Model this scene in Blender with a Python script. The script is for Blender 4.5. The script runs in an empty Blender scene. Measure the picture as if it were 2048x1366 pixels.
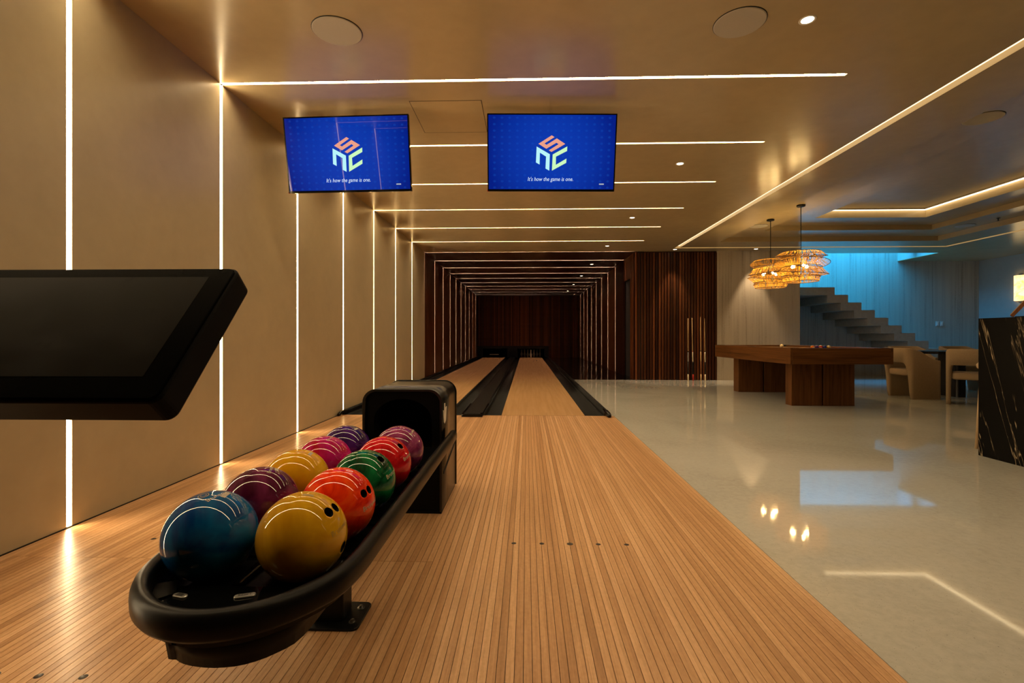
import bpy, bmesh, math, random
from mathutils import Vector, Matrix, Euler
random.seed(7)
PI = math.pi
sc = bpy.context.scene
C = sc.collection

# ------------------------------------------------------------------ camera, world, exposure
FPX = 992.7
cam_d = bpy.data.cameras.new('camera')
cam_d.sensor_fit = 'HORIZONTAL'; cam_d.sensor_width = 36.0
cam_d.lens = FPX / 2048 * 36.0
cam_d.shift_y = -(683 - 673.8) / 2048
cam_d.clip_start = 0.05; cam_d.clip_end = 200
cam = bpy.data.objects.new('camera', cam_d); C.objects.link(cam)
cam.location = (0, 0, 0.995)
cam.rotation_euler = (PI / 2, 0, 0.0294)
sc.camera = cam

world = bpy.data.worlds.new('world'); sc.world = world
world.use_nodes = True
wn = world.node_tree.nodes; wn.clear()
wo = wn.new('ShaderNodeOutputWorld'); wb = wn.new('ShaderNodeBackground')
wb.inputs[0].default_value = (0.03, 0.30, 0.70, 1)      # blue dusk outside
wb.inputs[1].default_value = 0.15
world.node_tree.links.new(wb.outputs[0], wo.inputs[0])

sc.view_settings.view_transform = 'Standard'
sc.view_settings.look = 'None'
sc.view_settings.exposure = 0.0
sc.view_settings.gamma = 1.0
sc.view_settings.use_curve_mapping = False
try:
    sc.cycles.max_bounces = 4; sc.cycles.diffuse_bounces = 3; sc.cycles.glossy_bounces = 3
    sc.cycles.use_adaptive_sampling = True; sc.cycles.adaptive_threshold = 0.12
    sc.cycles.sample_clamp_indirect = 6.0
    sc.cycles.caustics_reflective = False
except Exception:
    pass

LED = (1.0, 0.75, 0.43)
LED_WALL = 64.0
LED_TUNNEL = 150.0

# ------------------------------------------------------------------ materials
def lin(r, g, b):
    f = lambda c: (c / 255 / 12.92) if c / 255 <= 0.04045 else ((c / 255 + 0.055) / 1.055) ** 2.4
    return (f(r), f(g), f(b), 1)

class NT:
    def __init__(self, name):
        self.m = bpy.data.materials.new(name); self.m.use_nodes = True
        self.t = self.m.node_tree; self.b = self.t.nodes['Principled BSDF']
    def n(self, typ, **kw):
        nd = self.t.nodes.new(typ)
        for k, v in kw.items(): setattr(nd, k, v)
        return nd
    def l(self, a, b): self.t.links.new(a, b)
    def coords(self, scale=(1, 1, 1), which='world'):
        if which == 'world':
            s = self.n('ShaderNodeNewGeometry').outputs['Position']
        else:
            s = self.n('ShaderNodeTexCoord').outputs['Object']
        mp = self.n('ShaderNodeMapping'); mp.inputs['Scale'].default_value = scale
        self.l(s, mp.inputs['Vector']); return mp.outputs[0]
    def noise(self, vec, scale=1, detail=3, rough=.5, dist=0):
        nd = self.n('ShaderNodeTexNoise'); nd.inputs['Scale'].default_value = scale
        nd.inputs['Detail'].default_value = detail; nd.inputs['Roughness'].default_value = rough
        nd.inputs['Distortion'].default_value = dist
        if vec is not None: self.l(vec, nd.inputs['Vector'])
        return nd.outputs['Fac']
    def ramp(self, fac, stops):
        nd = self.n('ShaderNodeValToRGB'); cr = nd.color_ramp
        while len(cr.elements) < len(stops): cr.elements.new(0.5)
        for e, (p, c) in zip(cr.elements, stops): e.position = p; e.color = c
        self.l(fac, nd.inputs[0]); return nd.outputs[0]
    def math(self, op, a, b=None):
        nd = self.n('ShaderNodeMath', operation=op)
        for i, v in enumerate((a, b)):
            if v is None: continue
            if isinstance(v, (int, float)): nd.inputs[i].default_value = v
            else: self.l(v, nd.inputs[i])
        return nd.outputs[0]
    def mix(self, fac, a, b, mode='MIX'):
        nd = self.n('ShaderNodeMix', data_type='RGBA', blend_type=mode)
        if isinstance(fac, (int, float)): nd.inputs[0].default_value = fac
        else: self.l(fac, nd.inputs[0])
        for i, v in ((6, a), (7, b)):
            if isinstance(v, tuple): nd.inputs[i].default_value = v
            else: self.l(v, nd.inputs[i])
        return nd.outputs[2]
    def bump(self, h, strength=.1, dist=.01):
        nd = self.n('ShaderNodeBump'); nd.inputs['Strength'].default_value = strength
        nd.inputs['Distance'].default_value = dist
        self.l(h, nd.inputs['Height']); self.l(nd.outputs[0], self.b.inputs['Normal'])
    def set(self, col=None, rough=None, metal=None, spec=None, coat=None, coat_r=None):
        I = self.b.inputs
        def put(k, v):
            if v is None: return
            if isinstance(v, (int, float, tuple)): I[k].default_value = v
            else: self.l(v, I[k])
        put('Base Color', col); put('Roughness', rough); put('Metallic', metal)
        put('Specular IOR Level', spec); put('Coat Weight', coat); put('Coat Roughness', coat_r)
        return self.m

def simple(name, col, rough=.5, metal=0., var=.15, scale=20, spec=None, coat=None, bump=0):
    t = NT(name); v = t.coords((1, 1, 1), 'object'); f = t.noise(v, scale, 1)
    c2 = tuple(c * (1 - var) for c in col[:3]) + (1,)
    m = t.set(t.ramp(f, [(.3, c2), (.7, col)]), rough, metal, spec, coat)
    if bump: t.bump(f, bump, .002)
    return m

M = {}
def plaster(name, base, rough=.42):
    t = NT(name); v = t.coords()
    f1 = t.noise(v, 1.1, 3, .6, .5); f2 = t.noise(v, 9, 2, .6)
    f = t.math('ADD', t.math('MULTIPLY', f1, .65), t.math('MULTIPLY', f2, .35))
    d = tuple(c * .90 for c in base[:3]) + (1,)
    l = tuple(min(1, c * 1.07) for c in base[:3]) + (1,)
    t.set(t.ramp(f, [(.3, d), (.7, l)]), None, None, .45)
    t.b.inputs['Roughness'].default_value = rough
    return t.m
M['plaster'] = plaster('beige_microcement', (.39, .322, .21, 1), .36)
M['plaster_ceiling'] = plaster('beige_microcement_ceiling', (.42, .325, .185, 1), .22)

def maple(name, objrand=True, base=(.62, .365, .185), rough=.32):
    t = NT(name)
    v = t.coords((60, 1.3, 60) if objrand else (20, .8, 20)); g = t.noise(v, 1.0, 4 if objrand else 1, .65, .4 if objrand else 0)
    v2 = t.coords((300, 6, 300)); g2 = t.noise(v2, 1.0, 1, .6)
    v3 = t.coords((90, 45, 90)); g3 = t.noise(v3, 1.0, 1, .6)
    f = t.math('ADD', t.math('ADD', t.math('MULTIPLY', g, .55), t.math('MULTIPLY', g2, .25)), t.math('MULTIPLY', g3, .2))
    if not objrand: f = g
    a = tuple(c * k for c, k in zip(base, (.72, .66, .58) if objrand else (.95, .94, .92))) + (1,)
    b = tuple(min(1, c * k) for c, k in zip(base, (1.18, 1.2, 1.25) if objrand else (1.05, 1.05, 1.06))) + (1,)
    col = t.ramp(f, [(.34, a), (.66, b)])
    if objrand:
        r = t.n('ShaderNodeObjectInfo').outputs['Random']
        tint = t.ramp(r, [(0, (.72, .66, .58, 1)), (.3, (.9, .86, .8, 1)), (.7, (1.0, 1.0, .98, 1)), (1, (1.12, 1.16, 1.2, 1))])
        col = t.mix(1.0, col, tint, 'MULTIPLY')
    else:
        # boards of 27 mm: colour per board from a cell hash, thin dark joints
        gx = t.n('ShaderNodeSeparateXYZ'); t.l(t.n('ShaderNodeNewGeometry').outputs['Position'], gx.inputs[0])
        bx = t.math('DIVIDE', gx.outputs[0], .02703)
        fl = t.math('FLOOR', bx)
        wn_ = t.n('ShaderNodeTexWhiteNoise', noise_dimensions='2D')
        cmb = t.n('ShaderNodeCombineXYZ'); t.l(fl, cmb.inputs[0])
        seg = t.math('FLOOR', t.math('ADD', t.math('DIVIDE', gx.outputs[1], 1.4), t.math('MULTIPLY', fl, .37)))
        t.l(seg, cmb.inputs[1]); t.l(cmb.outputs[0], wn_.inputs['Vector'])
        tint = t.ramp(wn_.outputs['Value'], [(0, (.95, .94, .92, 1)), (1, (1.03, 1.03, 1.03, 1))])
        col = t.mix(1.0, col, tint, 'MULTIPLY')
    t.set(col, rough, 0, .4, .08, .15)
    return t.m
M['plank'] = maple('maple_approach_board')
M['lane'] = maple('maple_lane_board', False, (.60, .35, .16), .22)

def walnut(name, base, rough=.38, axis='z', rnd=True):
    t = NT(name)
    s = {'z': (40, 40, 1.6), 'x': (1.6, 40, 40), 'y': (40, 1.6, 40)}[axis]
    g = t.noise(t.coords(s), 1, 6, .65, .6)
    big = t.noise(t.coords(tuple(k * .22 for k in s)), 1, 2, .5)
    f = t.math('ADD', t.math('MULTIPLY', g, .6), t.math('MULTIPLY', big, .4))
    a = tuple(c * .35 for c in base) + (1,); b = tuple(c * 1.5 for c in base) + (1,)
    col = t.ramp(f, [(.32, a), (.5, tuple(base) + (1,)), (.7, b)])
    if rnd:
        r = t.n('ShaderNodeObjectInfo').outputs['Random']
        col = t.mix(1.0, col, t.ramp(r, [(0, (.25, .2, .18, 1)), (.6, (.8, .75, .7, 1)), (1, (1.7, 1.7, 1.6, 1))]), 'MULTIPLY')
    t.set(col, rough, 0, .16)
    return t.m
M['slat'] = walnut('walnut_slat', (.078, .024, .008))
M['tunnel_panel'] = walnut('walnut_tunnel_panel', (.045, .018, .009), .32, 'x')
M['table_side'] = walnut('teak_table', (.115, .044, .012), .35, 'y', False)
M['table_end'] = walnut('teak_table_end', (.115, .044, .012), .35, 'x', False)
M['table_leg'] = walnut('teak_table_leg', (.115, .044, .012), .35, 'z', False)
M['menu_wood'] = walnut('stand_wood', (.20, .075, .028), .4, 'z', False)

t = NT('polished_limestone'); v = t.coords()
f1 = t.noise(v, .8, 5, .6, .8); f2 = t.noise(v, 28, 4, .7); f3 = t.noise(v, 170, 2, .6)
col = t.ramp(t.math('ADD', t.math('MULTIPLY', f1, .55), t.math('MULTIPLY', f2, .45)), [(.3, (.43, .42, .375, 1)), (.5, (.535, .525, .475, 1)), (.72, (.60, .59, .54, 1))])
col = t.mix(t.ramp(f3, [(.27, (1, 1, 1, 1)), (.31, (0, 0, 0, 1))]), col, (.09, .065, .045, 1))
col = t.mix(t.ramp(f3, [(.70, (0, 0, 0, 1)), (.74, (1, 1, 1, 1))]), col, (.52, .45, .36, 1))
t.set(col, None, 0, .5)
t.l(t.ramp(f2, [(.3, (.028, .028, .028, 1)), (.7, (.06, .06, .06, 1))]), t.b.inputs['Roughness'])
M['stone'] = t.m
M['black_stone'] = simple('black_granite_floor', (.008, .007, .007, 1), .12, 0, .5, 60, .35)

def fluted(name, base):
    t = NT(name)
    g = t.noise(t.coords((26, 26, .45)), 1, 5, .7, .2); g2 = t.noise(t.coords((9, 9, .25)), 1, 3, .6)
    g3 = t.noise(t.coords(), 45, 3, .6)
    f = t.math('ADD', t.math('ADD', t.math('MULTIPLY', g, .5), t.math('MULTIPLY', g2, .35)), t.math('MULTIPLY', g3, .15))
    t.set(t.ramp(f, [(.36, tuple(c * .55 for c in base) + (1,)), (.47, tuple(c * .93 for c in base) + (1,)), (.66, tuple(c * 1.08 for c in base) + (1,))]), .75, 0, .3)
    t.bump(f, .5, .006)
    return t.m
M['travertine'] = fluted('vein_cut_travertine', (.42, .35, .265))
M['concrete'] = fluted('board_marked_travertine', (.40, .36, .30))
M['stair'] = simple('stair_stone', (.36, .30, .235, 1), .55, 0, .12, 14)
M['side_wall'] = plaster('side_wall_plaster', (.36, .36, .33, 1), .6)

M['black_plastic'] = simple('black_satin_plastic', (.0035, .0032, .003, 1), .36, 0, .3, 60, .10)
M['black_gloss'] = simple('black_gloss_plastic', (.003, .003, .003, 1), .10, 0, .3, 30, .18)
M['black_rubber'] = simple('black_rubber', (.0045, .004, .0038, 1), .36, 0, .35, 80, .13)
M['hood'] = simple('black_metallic_hood', (.010, .008, .006, 1), .27, .0, .3, 60, .6)
M['gutter'] = simple('black_gutter', (.005, .0045, .0045, 1), .36, 0, .4, 40, .13)
M['dark'] = simple('matt_black', (.003, .003, .003, 1), .9, 0, .3, 10)
M['joint'] = simple('dark_joint', (.012, .006, .003, 1), .8, 0, .3, 10)
M['steel'] = simple('brushed_steel', (.55, .54, .52, 1), .28, 1., .2, 90)
M['black_metal'] = simple('black_metal', (.004, .004, .004, 1), .4, 0, .2, 40, .25)
M['dot'] = simple('dark_dot', (.012, .006, .004, 1), .35, 0, .2, 30)
M['speaker'] = simple('grey_speaker_grille', (.46, .42, .35, 1), .8, 0, .12, 400)
M['white_trim'] = simple('white_trim', (.75, .70, .62, 1), .5, 0, .05, 10)
M['pin'] = simple('white_pin', (.75, .72, .66, 1), .3, 0, .05, 8)
M['fabric'] = simple('beige_boucle', (.40, .285, .175, 1), .9, 0, .2, 160, .2, None, .25)
M['table_dark'] = simple('dark_table_top', (.006, .005, .005, 1), .25, 0, .3, 12, .3)
M['cloth'] = simple('tan_table_cloth', (.22, .115, .045, 1), .9, 0, .1, 200, .2)
M['oak'] = simple('pale_oak_leg', (.50, .34, .19, 1), .5, 0, .2, 12)
M['ivory'] = simple('ivory', (.80, .66, .42, 1), .2, 0, .04, 5)
M['silver'] = simple('silver_label', (.60, .58, .54, 1), .35, .8, .1, 50)
M['switch'] = simple('switch_plate', (.55, .53, .50, 1), .4, 0, .05, 10)
M['console_glass'] = simple('console_cover_glass', (.0025, .0024, .0022, 1), .25, 0, .3, 30, .012)
M['console_body'] = simple('console_housing', (.0035, .0032, .003, 1), .45, 0, .3, 40, .06)
M['red_led'] = simple('red_button', (.5, .02, .01, 1), .3, 0, .1, 10)

t = NT('black_marble'); v = t.coords((1, 1, 1))
sp_ = t.n('ShaderNodeSeparateXYZ'); t.l(v, sp_.inputs[0])
ac = t.math('SUBTRACT', t.math('MULTIPLY', sp_.outputs[1], .966), t.math('MULTIPLY', sp_.outputs[2], .26))
al = t.math('ADD', t.math('MULTIPLY', sp_.outputs[1], .26), t.math('MULTIPLY', sp_.outputs[2], .966))
cm = t.n('ShaderNodeCombineXYZ'); t.l(t.math('MULTIPLY', ac, 6.0), cm.inputs[0]); t.l(t.math('MULTIPLY', al, .45), cm.inputs[1]); t.l(t.math('MULTIPLY', sp_.outputs[0], 3.0), cm.inputs[2])
w = t.noise(cm.outputs[0], 1.2, 5, .6, .35)
d = t.math('ABSOLUTE', t.math('SUBTRACT', w, .47))
mask = t.noise(t.coords((1, 1.6, .7)), 2.0, 2, .5)
veins = t.ramp(d, [(0, (1, 1, 1, 1)), (.004, (.3, .3, .3, 1)), (.010, (0, 0, 0, 1))])
vm = t.math('MULTIPLY', veins, t.ramp(mask, [(.44, (0, 0, 0, 1)), (.6, (1, 1, 1, 1))]))
t.set(t.mix(vm, (.004, .0036, .0033, 1), (.55, .42, .27, 1)), .22, 0, .05)
M['marble'] = t.m

def emis(name, col, strength):
    t = NT(name); t.t.nodes.remove(t.b)
    e = t.n('ShaderNodeEmission'); e.inputs[0].default_value = tuple(col[:3]) + (1,); e.inputs[1].default_value = strength
    t.l(e.outputs[0], t.t.nodes['Material Output'].inputs[0]); return t.m
M['led'] = emis('warm_led_diffuser', LED, LED_WALL)
M['led_perimeter'] = emis('warm_led_perimeter', LED, 2.4)
M['led_cove'] = emis('warm_led_cove', LED, 4.5)
M['led_tunnel'] = emis('warm_led_tunnel', (1, .62, .42), LED_TUNNEL)
M['led_tunnel_wall'] = emis('warm_led_tunnel_wall', (1, .62, .42), LED_TUNNEL * .4)
M['lens'] = emis('downlight_lens', (1, .80, .52), 14)
M['bulb'] = emis('filament_bulb', (1, .66, .25), 330)

# ------------------------------------------------------------------ mesh helpers
def bm_box(bm, x0, x1, y0, y1, z0, z1, mi=0):
    vs = [bm.verts.new(p) for p in ((x0, y0, z0), (x1, y0, z0), (x1, y1, z0), (x0, y1, z0), (x0, y0, z1), (x1, y0, z1), (x1, y1, z1), (x0, y1, z1))]
    fs = []
    for q in ((3, 2, 1, 0), (4, 5, 6, 7), (0, 1, 5, 4), (1, 2, 6, 5), (2, 3, 7, 6), (3, 0, 4, 7)):
        f = bm.faces.new([vs[i] for i in q]); f.material_index = mi; fs.append(f)
    return fs     # order: -z, +z, -y, +x, +y, -x
def bm_prism(bm, poly, z0, z1, mi=0, tf=None):
    tf = tf or (lambda p: p)
    a = [bm.verts.new(tf((x, y, z0))) for x, y in poly]; b = [bm.verts.new(tf((x, y, z1))) for x, y in poly]
    n = len(poly)
    fs = [bm.faces.new(list(reversed(a))), bm.faces.new(b)]
    for i in range(n): fs.append(bm.faces.new((a[i], a[(i + 1) % n], b[(i + 1) % n], b[i])))
    for f in fs: f.material_index = mi
    return fs
def bm_lathe(bm, prof, n=24, c=(0, 0, 0), mi=0, smooth=True):
    rings = []
    for r, z in prof:
        if r < 1e-6: rings.append([bm.verts.new((c[0], c[1], c[2] + z))])
        else: rings.append([bm.verts.new((c[0] + r * math.cos(2 * PI * i / n), c[1] + r * math.sin(2 * PI * i / n), c[2] + z)) for i in range(n)])
    for A, B in zip(rings, rings[1:]):
        for i in range(n):
            j = (i + 1) % n
            if len(A) == 1 and len(B) == 1: continue
            if len(A) == 1: f = bm.faces.new((A[0], B[j], B[i]))
            elif len(B) == 1: f = bm.faces.new((A[i], A[j], B[0]))
            else: f = bm.faces.new((A[i], A[j], B[j], B[i]))
            f.smooth = smooth; f.material_index = mi
def bm_tube(bm, pts, rads, n=8, closed=False, mi=0, cap=True):
    pts = [Vector(p) for p in pts]
    if isinstance(rads, (int, float)): rads = [rads] * len(pts)
    rings = []; N = len(pts); up = None
    for i, p in enumerate(pts):
        if closed: d = pts[(i + 1) % N] - pts[i - 1]
        else: d = pts[min(i + 1, N - 1)] - pts[max(i - 1, 0)]
        d.normalize()
        if up is None:
            up = Vector((0, 0, 1)) if abs(d.z) < .9 else Vector((1, 0, 0))
        u = (up - d * up.dot(d)).normalized(); w = d.cross(u); up = u
        rings.append([bm.verts.new(p + (u * math.cos(2 * PI * k / n) + w * math.sin(2 * PI * k / n)) * rads[i]) for k in range(n)])
    pairs = list(zip(rings, rings[1:])) + ([(rings[-1], rings[0])] if closed else [])
    for A, B in pairs:
        for k in range(n):
            f = bm.faces.new((A[k], A[(k + 1) % n], B[(k + 1) % n], B[k])); f.smooth = True; f.material_index = mi
    if cap and not closed:
        bm.faces.new(list(reversed(rings[0]))).material_index = mi; bm.faces.new(rings[-1]).material_index = mi
def bm_sweep(bm, path, prof, closed_prof=True, mi=0, smooth=True):
    """path: list of (x, y, z) roughly level; prof: list of (across, up)"""
    P = [Vector(p) for p in path]; rings = []
    for i, p in enumerate(P):
        d = P[min(i + 1, len(P) - 1)] - P[max(i - 1, 0)]; d.z = 0; d.normalize()
        s = Vector((d.y, -d.x, 0))
        rings.append([bm.verts.new(p + s * a + Vector((0, 0, h))) for a, h in prof])
    n = len(prof)
    for A, B in zip(rings, rings[1:]):
        for k in range(n if closed_prof else n - 1):
            f = bm.faces.new((A[k], B[k], B[(k + 1) % n], A[(k + 1) % n])); f.smooth = smooth; f.material_index = mi
    if closed_prof:
        bm.faces.new(rings[0]).material_index = mi; bm.faces.new(list(reversed(rings[-1]))).material_index = mi
def rrect(w, h, r, n=5, cx=0, cy=0):
    pts = []
    for (sx, sy, a0) in ((1, 1, 0), (-1, 1, 90), (-1, -1, 180), (1, -1, 270)):
        for i in range(n + 1):
            a = math.radians(a0 + 90 * i / n)
            pts.append((cx + sx * (w / 2 - r) + r * math.cos(a), cy + sy * (h / 2 - r) + r * math.sin(a)))
    return pts
def bevel(bm, off, seg=2, ang=30):
    bm.normal_update()
    es = [e for e in bm.edges if len(e.link_faces) == 2 and e.calc_face_angle(0) > math.radians(ang)]
    bmesh.ops.bevel(bm, geom=es, offset=off, segments=seg, profile=.5, affect='EDGES', clamp_overlap=True)

def obj(name, bm, mats, parent=None, recalc=True, auto=None):
    me = bpy.data.meshes.new(name)
    if recalc: bmesh.ops.recalc_face_normals(bm, faces=bm.faces[:])
    bm.to_mesh(me); bm.free()
    if not isinstance(mats, (list, tuple)): mats = [mats]
    for m in mats: me.materials.append(M[m] if isinstance(m, str) else m)
    o = bpy.data.objects.new(name, me); C.objects.link(o)
    if parent is not None: o.parent = parent
    return o
def tag(o, label, cat, group=None):
    o['label'] = label; o['category'] = cat
    if group: o['group'] = group
    return o
def thing(name, label, cat, loc=(0, 0, 0), rotz=0, group=None):
    o = bpy.data.objects.new(name, None); C.objects.link(o)
    o.location = loc; o.rotation_euler = (0, 0, rotz)
    return tag(o, label, cat, group)
def struct(o, label=None):
    o['kind'] = 'structure'
    if label: o['label'] = label
    return o
def boxo(name, dims, mat, parent=None, bev=0, seg=2):
    bm = bmesh.new(); bm_box(bm, *dims)
    if bev: bevel(bm, bev, seg)
    return obj(name, bm, mat, parent)
def copy_obj(o, parent=None, **kw):
    c = o.copy(); C.objects.link(c); c.parent = parent
    return c
def copy_tree(o, parent=None):
    c = copy_obj(o, parent)
    for ch in list(o.children): copy_tree(ch, c)
    return c
def text_mesh(s, size=1.0, shear=0.0, depth=0.0, align='CENTER'):
    cu = bpy.data.curves.new('lettering', 'FONT'); cu.body = s; cu.size = size; cu.shear = shear
    cu.align_x = align; cu.align_y = 'CENTER'; cu.extrude = depth; cu.resolution_u = 3
    o = bpy.data.objects.new('lettering', cu); C.objects.link(o)
    dg = bpy.context.evaluated_depsgraph_get()
    me = bpy.data.meshes.new_from_object(o.evaluated_get(dg))
    bpy.data.objects.remove(o); bpy.data.curves.remove(cu)
    return me

# ------------------------------------------------------------------ room dimensions
XW = -2.385; ZC = 2.97; FOUL = 6.284; XE = 1.099
STEP = 1.291; SY0 = 2.52
STRIPS = [SY0 + STEP * k for k in range(-1, 7)]            # wall/ceiling light bands, the tunnel starts one step on
TUN = SY0 + STEP * 7; TEND = 23.86; XT = 2.51; XR = 2.406
Y0 = -3.2; XFAR = 11.75; YBACK = 13.25
SL = .016                                                  # half width of a light slot

# ---- floors
fl = boxo('floor', (XE, XFAR, Y0, YBACK + .2, -.1, 0), 'stone'); struct(fl, 'polished beige stone floor')
fa = boxo('floor_approach', (XW - .02, XE - .001, Y0, FOUL, -.28, -.006), 'joint'); struct(fa, 'maple bowling approach floor')
nb = 129; pw = (XE - .002 - XW) / nb; SEAM = 2.185
def plank_mesh(ya, yb):
    bm = bmesh.new(); bm_box(bm, .0009, pw - .0009, ya, yb, -.006, 0)
    me = bpy.data.meshes.new('plank'); bmesh.ops.recalc_face_normals(bm, faces=bm.faces[:]); bm.to_mesh(me); bm.free()
    me.materials.append(M['plank']); return me
short = [plank_mesh(-.6, SEAM - .001), plank_mesh(SEAM + .001, FOUL - .002)]; long_ = [plank_mesh(-.6, FOUL - .002)]
for i in range(nb):
    x = XW + i * pw
    for me in (short if x < -.42 else long_):
        o = bpy.data.objects.new('plank', me); C.objects.link(o); o.parent = fa; o.location = (x, 0, 0)
fb = boxo('floor_tunnel', (1.06, XT + 1.2, TUN + .02, TEND + 2.2, -.28, .0005), 'black_stone'); struct(fb, 'black polished floor strip beside the lanes')
fu = boxo('floor_under_lanes', (XW - .2, 1.3, FOUL - .1, TEND + 2.4, -.28, -.13), 'dark'); struct(fu)

# ---- left wall with panels between the light slots
PT = .014
wl = boxo('wall_left', (XW - .16, XW - PT - .012, Y0 - .1, TUN, -.3, 3.2), 'plaster'); struct(wl, 'beige plaster wall with vertical light bands')
edges = [Y0] + STRIPS + [TUN]
for i in range(len(edges) - 1):
    a = edges[i] + (SL if i > 0 else 0); b = edges[i + 1] - (SL if i < len(edges) - 2 else .004)
    boxo('panel', (XW - PT, XW, a, b, 0, ZC), 'plaster', wl)
bs = boxo('baseboard_left', (XW, XW + .004, Y0, FOUL, 0, .006), 'joint'); struct(bs)

# ---- ceiling
bm = bmesh.new(); Zt = ZC + PT
def slab(x0, x1, y0, y1, z0=ZC, z1=Zt): bm_box(bm, x0, x1, y0, y1, z0, z1)
S0, S1 = 3.285, 3.385            # perimeter slot, left
SR0, SR1 = 9.10, 9.20            # right
SB0, SB1 = 11.06, 11.16          # back
SN0, SN1 = .60, .70              # near
slab(XR, S0, Y0, TUN)
slab(XT, S0, TUN, YBACK)
slab(S0, XFAR, Y0, SN0); slab(S0, XFAR, SB1, 11.95)
slab(SR1, XFAR, SN0, SB1)
slab(9.68, XFAR, 11.95, YBACK); slab(S0, 4.5, 11.95, YBACK)
T1 = (4.02, 8.45, 1.5, 10.45); T2 = (4.64, 7.83, 2.12, 9.83); T3 = (5.25, 7.22, 2.74, 9.2)
def ring(o, i, z0, z1):
    slab(o[0], o[1], o[2], i[2], z0, z1); slab(o[0], o[1], i[3], o[3], z0, z1)
    slab(o[0], i[0], i[2], i[3], z0, z1); slab(i[1], o[1], i[2], i[3], z0, z1)
ring((S1, SR0, SN1, SB0), T1, ZC, 3.067)
big = (4.0, 8.5, 1.4, 10.5)
ring(big, T2, 3.067, 3.16)
ring((4.5, 8.0, 2.0, 9.95), T3, 3.16, 3.302)
slab(4.9, 7.6, 2.4, 9.6, 3.302, 3.36)
slab(XW - .2, XR + .2, Y0 - .1, TUN, 3.02, 3.08)
slab(S0 - .1, S1 + .1, SN0 - .1, SB1 + .1, 3.042, 3.066); slab(SR0 - .1, SR1 + .1, SN0 - .1, SB1 + .1, 3.042, 3.066)
slab(S0 - .1, SR1 + .1, SB0 - .1, SB1 + .1, 3.042, 3.066); slab(S0 - .1, SR1 + .1, SN0 - .1, SN1 + .1, 3.042, 3.066)
ce = obj('ceiling', bm, 'plaster_ceiling', None, True); struct(ce, 'beige plaster ceiling with stepped recess')
for i in range(len(edges) - 1):
    a = edges[i] + (SL if i > 0 else 0); b = edges[i + 1] - (SL if i < len(edges) - 2 else .004)
    boxo('panel', (XW, XR, a, b, ZC, Zt), 'plaster_ceiling', ce)
# slot side walls of the perimeter band (plaster returns)
bm = bmesh.new(); D = .050
def slab2(*a): bm_box(bm, *a)
zr = Zt + .0005
slab2(S0 - .012, S0, SN0, SB1, zr, ZC + D + .012); slab2(SR1, SR1 + .012, SN0, SB1, zr, ZC + D + .012)
slab2(S0, SR1, SB1, SB1 + .012, zr, ZC + D + .012); slab2(S0, SR1, SN0 - .012, SN0, zr, ZC + D + .012)
obj('slot_return', bm, 'plaster_ceiling', ce)

# ---- light bands (each a thing: housing with a glowing face)
def led_box(dims, face, emit, name, label, group, parent=None):
    bm = bmesh.new(); fs = bm_box(bm, *dims); fs[face].material_index = 1
    o = obj(name, bm, ['white_trim', emit])
    return tag(o, label, 'light', group)
ordn = ['first', 'second', 'third', 'fourth', 'fifth', 'sixth', 'seventh', 'eighth', 'ninth', 'tenth', 'eleventh']
vis = [y for y in STRIPS if y > 2.3]
for y in STRIPS:
    if y > 2.3:
        k = len(vis) - vis.index(y)
        lw = 'vertical warm light band in the beige left wall, %s from the dark tunnel' % ordn[k - 1]
        lc = 'warm light band across the beige ceiling, %s from the dark tunnel' % ordn[k - 1]
    else:
        lw = 'vertical warm light band in the left wall hidden behind the black touch screen'
        lc = 'warm light band across the ceiling straight over the front of the ball rack'
    led_box((XW - PT - .01, XW - PT, y - SL - .006, y + SL + .006, .004, ZC), 3, 'led', 'wall_light_band', lw, 'light bands of the left wall')
    led_box((XW - PT, XR, y - SL - .006, y + SL + .006, Zt, Zt + .01), 0, 'led', 'ceiling_light_band', lc, 'light bands across the ceiling')
ZL = ZC + D
led_box((S0, S1, SN0, SB1, ZL, ZL + .01), 0, 'led_perimeter', 'perimeter_light_band', 'long warm light band running along the ceiling above the stone floor edge', 'perimeter light bands')
led_box((S1, SR0, SB0, SB1, ZL, ZL + .01), 0, 'led_perimeter', 'perimeter_light_band', 'warm light band across the far ceiling in front of the stairs', 'perimeter light bands')
led_box((SR0, SR1, SN0, SB1, ZL, ZL + .01), 0, 'led_perimeter', 'perimeter_light_band', 'warm light band along the ceiling at the far right', 'perimeter light bands')
led_box((S1, SR0, SN0, SN1, ZL, ZL + .01), 0, 'led_perimeter', 'perimeter_light_band', 'warm light band of the ceiling frame nearest the viewer', 'perimeter light bands')
zc0, zc1 = 3.288, 3.301; cw = .07
led_box((T3[0], T3[1], T3[3] - cw, T3[3], zc0, zc1), 0, 'led_cove', 'cove_light', 'glowing cove line at the back of the stepped ceiling recess', 'cove lights of the ceiling recess')
led_box((T3[1] - cw, T3[1], T3[2], T3[3] - cw, zc0, zc1), 0, 'led_cove', 'cove_light', 'glowing cove line at the right of the stepped ceiling recess', 'cove lights of the ceiling recess')
led_box((T3[0], T3[0] + cw, T3[2], T3[3] - cw, zc0, zc1), 0, 'led_cove', 'cove_light', 'cove line at the left of the stepped ceiling recess', 'cove lights of the ceiling recess')
led_box((T3[0] + cw, T3[1] - cw, T3[2], T3[2] + cw, zc0, zc1), 0, 'led_cove', 'cove_light', 'cove line at the near end of the stepped ceiling recess', 'cove lights of the ceiling recess')

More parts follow.
